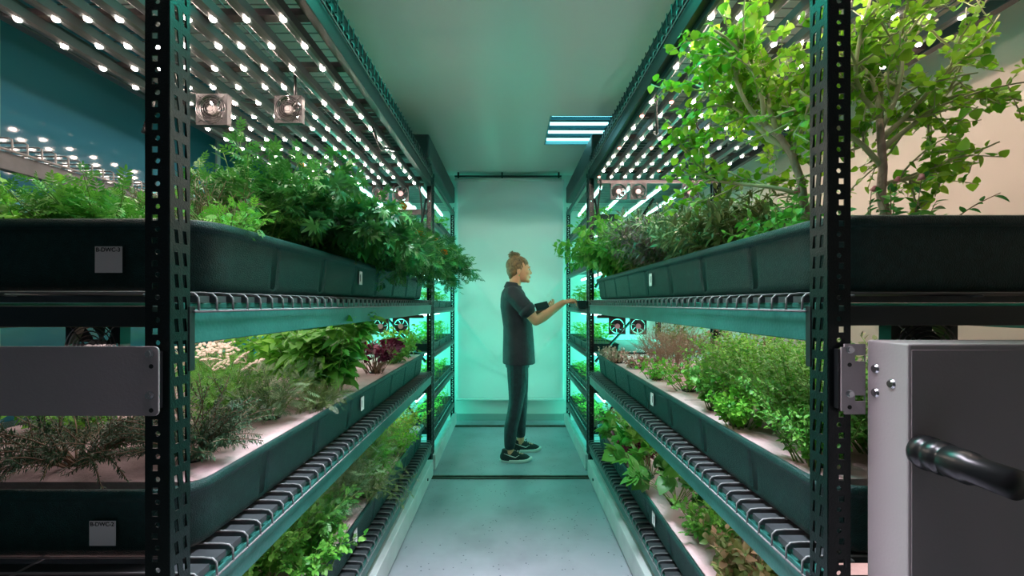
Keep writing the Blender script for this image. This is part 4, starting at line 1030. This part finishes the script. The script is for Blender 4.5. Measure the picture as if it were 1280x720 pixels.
body.ell((hx+.084, hy, hz-.058), (.013, .022, .0065), 14, 8); body.ell((hx+.081, hy, hz-.069), (.013, .020, .007), 14, 8)
# neck
limb(body, [(hx-.022, hy, hz-.045), (-.030, hy, 1.47), (-.045, 0, 1.415), (-.05, 0, 1.36)], [.053, .050, .055, .07])
# torso under the shirt
loft(body, [(-.045, 0, 1.425, .05, .09), (-.045, 0, 1.40, .08, .15), (-.04, 0, 1.35, .098, .175), (-.035, 0, 1.28, .112, .165), (-.02, 0, 1.18, .105, .14), (-.005, 0, 1.08, .10, .125), (-.005, 0, .98, .105, .14), (-.005, 0, .88, .108, .155), (0, 0, .80, .10, .15)])
# legs (under the jeans)
NL = [(.0, -.085, .84), (-.012, -.095, .66), (-.022, -.105, .47), (-.062, -.115, .28), (-.072, -.12, .11)]
FL = [(.0, .085, .84), (.012, .095, .66), (.025, .105, .47), (.018, .115, .28), (.022, .12, .11)]
for Lg in (NL, FL):
    limb(body, Lg, [.078, .066, .046, .044, .033])
    a = Lg[-1]; limb(body, [a, (a[0]+.005, a[1], .06), (a[0]+.09, a[1], .04), (a[0]+.14, a[1], .03)], [.034, .036, .030, .020])
# right arm (near) reaching to the tray; left arm folded holding the device
RS, RE, RW = (-.05, -.165, 1.372), (.135, -.215, 1.160), (.365, -.13, 1.305)
limb(body, [RS, (.04, -.20, 1.27), RE], [.054, .047, .039]); limb(body, [RE, (.20, -.195, 1.195), (.28, -.165, 1.25), RW], [.040, .041, .034, .025])
LS, LE, LW = (-.04, .165, 1.372), (.07, .205, 1.13), (.215, .10, 1.235)
limb(body, [LS, (.01, .20, 1.25), LE], [.054, .047, .039]); limb(body, [LE, (.12, .18, 1.165), (.165, .14, 1.20), LW], [.040, .040, .033, .025])
hand(body, RW, (.85, -.02, .22), (.1, .25, -1), (0, 1, .2), .55)
hand(body, LW, (.75, -.45, .35), (-.35, -.2, .9), (.5, .8, 0), .50)
fuse(body, 'body', M['skin'], person, .0034, 3)
# eyes, lips
for sgn in (-1, 1):
    mb = MB(); mb.ell((hx+.0735, hy+sgn*.028, hz+.001), (.0125, .012, .0085), 14, 10); e = mb.build('eye', mat('eye_white', (.7, .66, .62), rough=.3), person, smooth=True)
    mb = MB(); mb.ell((hx+.0815, hy+sgn*.030, hz+.001), (.0055, .0065, .0062), 12, 8); mb.build('iris', M['eye'], e, smooth=True)
    mb = MB(); mb.tube([(hx+.087, hy+sgn*.012, hz+.021), (hx+.090, hy+sgn*.026, hz+.026), (hx+.078, hy+sgn*.044, hz+.022)], [.002, .0028, .0016], 6); mb.build('eyebrow', M['hair'], person, smooth=True)
mb = MB(); mb.ell((hx+.0905, hy, hz-.060), (.007, .019, .004), 14, 8); mb.ell((hx+.088, hy, hz-.067), (.007, .017, .0045), 14, 8); mb.build('lips', M['lip'], person, smooth=True)
# hair: swept back cap from strands over a core, bun at the crown
hb = MB()
hb.ell((hx-.026, hy, hz+.038), (.090, .078, .080), 26, 20)
hb.ell((hx-.050, hy, hz-.004), (.060, .072, .070), 24, 16)
hb.ell((hx-.064, hy, hz-.052), (.029, .046, .036), 18, 12)
hb.ell((hx+.030, hy, hz+.066), (.044, .060, .032), 20, 12, Matrix.Rotation(.5, 3, 'Y'))
rg = np.random.default_rng(9)
BX, BZ = hx-.042, hz+.122
for k in range(46):   # strands swept from the hairline to the bun
    a = rg.uniform(-2.5, 2.5); c = Vector((hx-.018, hy, hz+.03))
    if abs(a) < 1.2: st = Vector((hx+.072-.02*abs(a), hy+.066*math.sin(a*.9), hz+.052-.02*abs(a)))
    else: st = Vector((hx+.035-.05*(abs(a)-1.2), hy+math.copysign(.078, a), hz+.01-.055*(abs(a)-1.2)))
    pts = []
    for i in range(8):
        t_ = i/7; p = st.lerp(Vector((BX, hy, BZ-.02)), t_); d = (p-c); d.normalize()
        rad = Vector((d.x*.096, d.y*.081, d.z*.086)).length; q = c+d*max(rad, 0)+Vector((rg.normal(0, .0008), 0, rg.normal(0, .0008)))
        pts.append(q)
    hb.tube(pts, [.003]+[.0045]*6+[.003], 5)
fuse(hb, 'hair', M['hair'], person, .003, 1)
bn = MB()
bn.ell((BX, hy, BZ), (.038, .040, .030), 16, 12)
for k in range(9):
    a0 = rg.uniform(0, 6.28); tl = rg.uniform(-.6, .6); rr = rg.uniform(.034, .046); pts = []
    for i in range(14):
        a = a0+i*.36; pts.append((BX+rr*math.cos(a), hy+rr*math.sin(a)*math.cos(tl)*1.05, BZ+rr*.75*math.sin(a)*math.sin(tl)+rg.normal(0, .002)+.008*math.sin(k)))
    bn.tube(pts, .0075, 6)
for d in ((-.06, 0, .006), (-.052, .02, .022), (-.045, -.02, .03), (.04, .01, .028), (-.03, 0, .042)):
    bn.tube([(BX, hy, BZ), (BX+d[0]*.6, hy+d[1], BZ+d[2]*.9), (BX+d[0], hy+d[1]*1.4, BZ+d[2]*.8)], [.009, .006, .002], 5)
fuse(bn, 'hair_bun', M['hair'], person, .003, 0)
mb = MB(); mb.ell((hx-.002, hy-.083, hz-.052), (.005, .004, .007), 10, 8); mb.build('earring', M['gold'], person, smooth=True)
# shirt
sh = MB()
loft(sh, [(-.047, 0, 1.455, .058, .066), (-.047, 0, 1.437, .066, .085), (-.047, 0, 1.418, .080, .130), (-.045, 0, 1.39, .098, .172), (-.040, 0, 1.34, .112, .190), (-.030, 0, 1.27, .124, .186), (-.018, 0, 1.19, .124, .168), (-.004, 0, 1.10, .125, .160), (0, 0, 1.0, .130, .168), (.002, 0, .90, .135, .180), (.004, 0, .83, .137, .184), (.004, 0, .795, .138, .186)], 36)
limb(sh, [(-.05, -.150, 1.375), (.01, -.19, 1.31), (.065, -.21, 1.245)], [.068, .068, .066]); limb(sh, [(-.04, .150, 1.375), (0, .19, 1.30), (.025, .20, 1.225)], [.068, .066, .064])
fuse(sh, 'shirt', M['shirt'], person, .005, 4)
cu = MB()
for a, b in (((.055, -.2065, 1.256), (.076, -.213, 1.232)), ((.021, .198, 1.235), (.029, .201, 1.212))): cu.tube([a, b], [.0735, .072], 22)
mb = MB(); mb.tube([(.052, -.206, 1.259), (.080, -.2135, 1.228)], [.0715, .0705], 24); mb.build('sleeve_cuff', M['shirt'], person, smooth=True)
mb = MB(); mb.tube([(.019, .198, 1.238), (.031, .2015, 1.208)], [.0685, .068], 24); mb.build('sleeve_cuff', M['shirt'], person, smooth=True)
# collar
mb = MB(); R = []
for r_, z, dx in ((.066, 1.425, -.046), (.062, 1.462, -.040), (.060, 1.474, -.037), (.066, 1.470, -.038), (.075, 1.440, -.044), (.080, 1.425, -.046)):
    R.append([(dx+r_*math.cos(2*PI*j/28), r_*math.sin(2*PI*j/28)*1.02, z-(.018 if math.cos(2*PI*j/28) > .6 else 0)-.01*math.cos(2*PI*j/28)) for j in range(28)])
mb.rings(R, caps=False); mb.build('collar', M['shirt'], person, smooth=True)
# jeans
jn = MB()
loft(jn, [(-.005, 0, .95, .100, .150), (-.008, 0, .88, .108, .165), (-.010, 0, .82, .110, .168), (-.008, 0, .76, .100, .150)], 32)
limb(jn, [(-.010, -.080, .80), (-.010, -.092, .66), (-.020, -.104, .50), (-.040, -.110, .38), (-.064, -.116, .27), (-.074, -.12, .13)], [.094, .082, .062, .058, .056, .045])
limb(jn, [(-.005, .080, .80), (.008, .092, .66), (.022, .104, .50), (.022, .110, .38), (.016, .116, .27), (.020, .12, .15)], [.094, .082, .062, .058, .055, .044])
fuse(jn, 'jeans', M['jeans'], person, .005, 3)
# sneakers
def shoe(ax, ay):
    sp = thing_part = MB()
    def prof(u, dz, wsc=1.):
        """outline of the foot seen from above at level dz"""
        P = []
        for j in range(40):
            t = 2*PI*j/40; c, s_ = math.cos(t), math.sin(t)
            x = .130*c; w_ = (.046 if c > 0 else .036)+.006*c
            w_ = .036+.013*max(0, math.sin((c+1)*PI/2.4)); P.append((ax+.044+x*wsc, ay+w_*s_*wsc*abs(s_)**-.1 if abs(s_) > 1e-3 else ay, dz+(.012 if c > .75 else 0)*((c-.75)/.25 if c > .75 else 0)))
        return P
    mb = MB(); mb.rings([prof(0, .0, .95), prof(0, .004, 1.0), prof(0, .016, 1.03), prof(0, .026, 1.01), prof(0, .027, .97)])
    so = mb.build('shoe_sole', M['sole'], person, smooth=True)
    mb = MB(); R = []
    for u, z, back, front, wd in ((0, .018, -.086, .165, .98), (1, .04, -.088, .158, .94), (2, .055, -.086, .135, .85), (3, .068, -.080, .085, .74), (4, .082, -.074, .040, .66), (5, .095, -.072, .020, .62), (6, .100, -.070, .014, .60)):
        L_ = []
        for j in range(40):
            t = 2*PI*j/40; c, s_ = math.cos(t), math.sin(t); xm = (back+front)/2; xr = (front-back)/2
            zz = z-(.020*max(0, c)**2 if u == 6 else 0)
            L_.append((ax+xm+xr*c, ay+(.047*wd)*s_, zz))
        R.append(L_)
    mb.rings(R); up = mb.build('shoe_upper', M['shoe'], person, smooth=True)
    mb = MB()
    for i in range(4):
        x = ax+.045+i*.018; z = .084-i*.008
        mb.tube([(x, ay-.022, z-.006), (x+.004, ay, z+.004), (x, ay+.022, z-.006)], .0028, 5)
    mb.tube([(ax+.04, ay-.005, .092), (ax+.05, ay-.03, .098), (ax+.036, ay-.034, .086)], .0022, 5); mb.tube([(ax+.04, ay+.005, .092), (ax+.05, ay+.03, .098), (ax+.036, ay+.034, .086)], .0022, 5)
    mb.build('laces', M['shoe'], up, smooth=True)
    # white curved check mark on the outer side
    for sg in (-1, 1):
        top = []; bot = []
        for i in range(13):
            u = i/12; x = ax-.055+.125*u
            zc = .062-.034*math.sin(min(1, u*1.0)*PI*.5)**1.0 if u < .0 else None
            zl = .074-.036*u if u < .75 else .047+(.018*(u-.75)/.25)
            th = .0015+.010*math.sin(PI*min(1, u*1.05))**1.3*(u**.6)
            yy = ay+sg*(.0468*(.94-.12*max(0, (zl-.04)/.02)*.6)*math.sqrt(max(.1, 1-((x-ax-.035)/.126)**2))+.0022)
            top.append((x, yy, zl+th*.5)); bot.append((x, yy, zl-th*.5))
        mb = MB(); n_ = len(top); mb.add(top+bot, [(i, i+1, n_+i+1, n_+i) for i in range(n_-1)]); o = mb.build('swoosh_mark', M['sole'], up)
        md = o.modifiers.new('t', 'SOLIDIFY'); md.thickness = .0022; md.offset = 0
shoe(-.066, -.12); shoe(.028, .12)
# handheld device
t = thing('handheld_device', "small black tablet held in the person's left hand", 'tablet', (PX+.205, PY+.055, 1.275))
mb = MB(); mb.box((-.058, -.045, -.004), (.058, .045, .004)); o = mb.build('device_body', M['rubber'], t, bevel=.003); 
mb = MB(); mb.box((-.052, -.038, .0041), (.052, .038, .0046)); mb.build('screen', mat('dark_screen', (.01, .02, .022), rough=.1), t)
t.rotation_euler = (.75, -.22, .1)
# ------------------------------------------------------------------ lights
def area(name, loc, rot, sx, sy, power, col, spread=PI):
    l = bpy.data.lights.new(name, 'AREA'); l.shape = 'RECTANGLE'; l.size = sx; l.size_y = sy; l.energy = power; l.color = col; l.spread = spread
    o = bpy.data.objects.new(name, l); COL.objects.link(o); o.location = loc; o.rotation_euler = rot; return o
warm = (1., .82, .79)
for s in (-1, 1):
    for z, p in ((1.20, 9.), (.67, 9.)):
        area('shelf_grow_light', (s*1.08, 1.95, z), (0, 0, 0), .75, 2.0, p, warm)
    # added teal lights at the outer side of the far racks, brightening the wall
    area('teal_fill_light', (s*1.55, 3.86, .98), (0, s*PI/2, 0), 1.4, 1.1, 56, (.02, 1., .68))
area('ceiling_lamp_light', ((tx0+tx1)/2, (ty0+ty1)/2, ZC-.005), (0, 0, 0), .5, .5, 2, (.3, .9, 1.))
area('aisle_fill_light', (0, 1.0, ZC-.01), (0, 0, 0), .4, .9, 24, (.94, .84, 1.), 1.0)  # added overhead light, unseen, narrowed to brighten only the floor
area('aisle_teal_fill', (0, 1.45, ZC-.01), (0, 0, 0), .8, .7, 22, (.03, 1., .74), 3.0)  # added unseen teal light that colours the faces along the aisle
w = bpy.data.worlds.new('world'); SC.world = w; w.use_nodes = True
w.node_tree.nodes['Background'].inputs['Color'].default_value = (.9, .95, 1., 1); w.node_tree.nodes['Background'].inputs['Strength'].default_value = .055

# ------------------------------------------------------------------ camera
cd = bpy.data.cameras.new('camera'); cam = bpy.data.objects.new('camera', cd); COL.objects.link(cam)
cam.location = (0, 0, CAMZ); cam.rotation_euler = (PI/2, 0, 0)
cd.sensor_width = 36; cd.lens = 36*520/1280; cd.shift_x = 2/1280; cd.shift_y = 19/1280; cd.clip_start = .01
SC.camera = cam
SC.view_settings.view_transform = 'Standard'; SC.view_settings.look = 'None'; SC.view_settings.gamma = 1; SC.view_settings.use_curve_mapping = False
SC.view_settings.exposure = 0.
SC.cycles.use_denoising = True
SC.cycles.max_bounces = 8
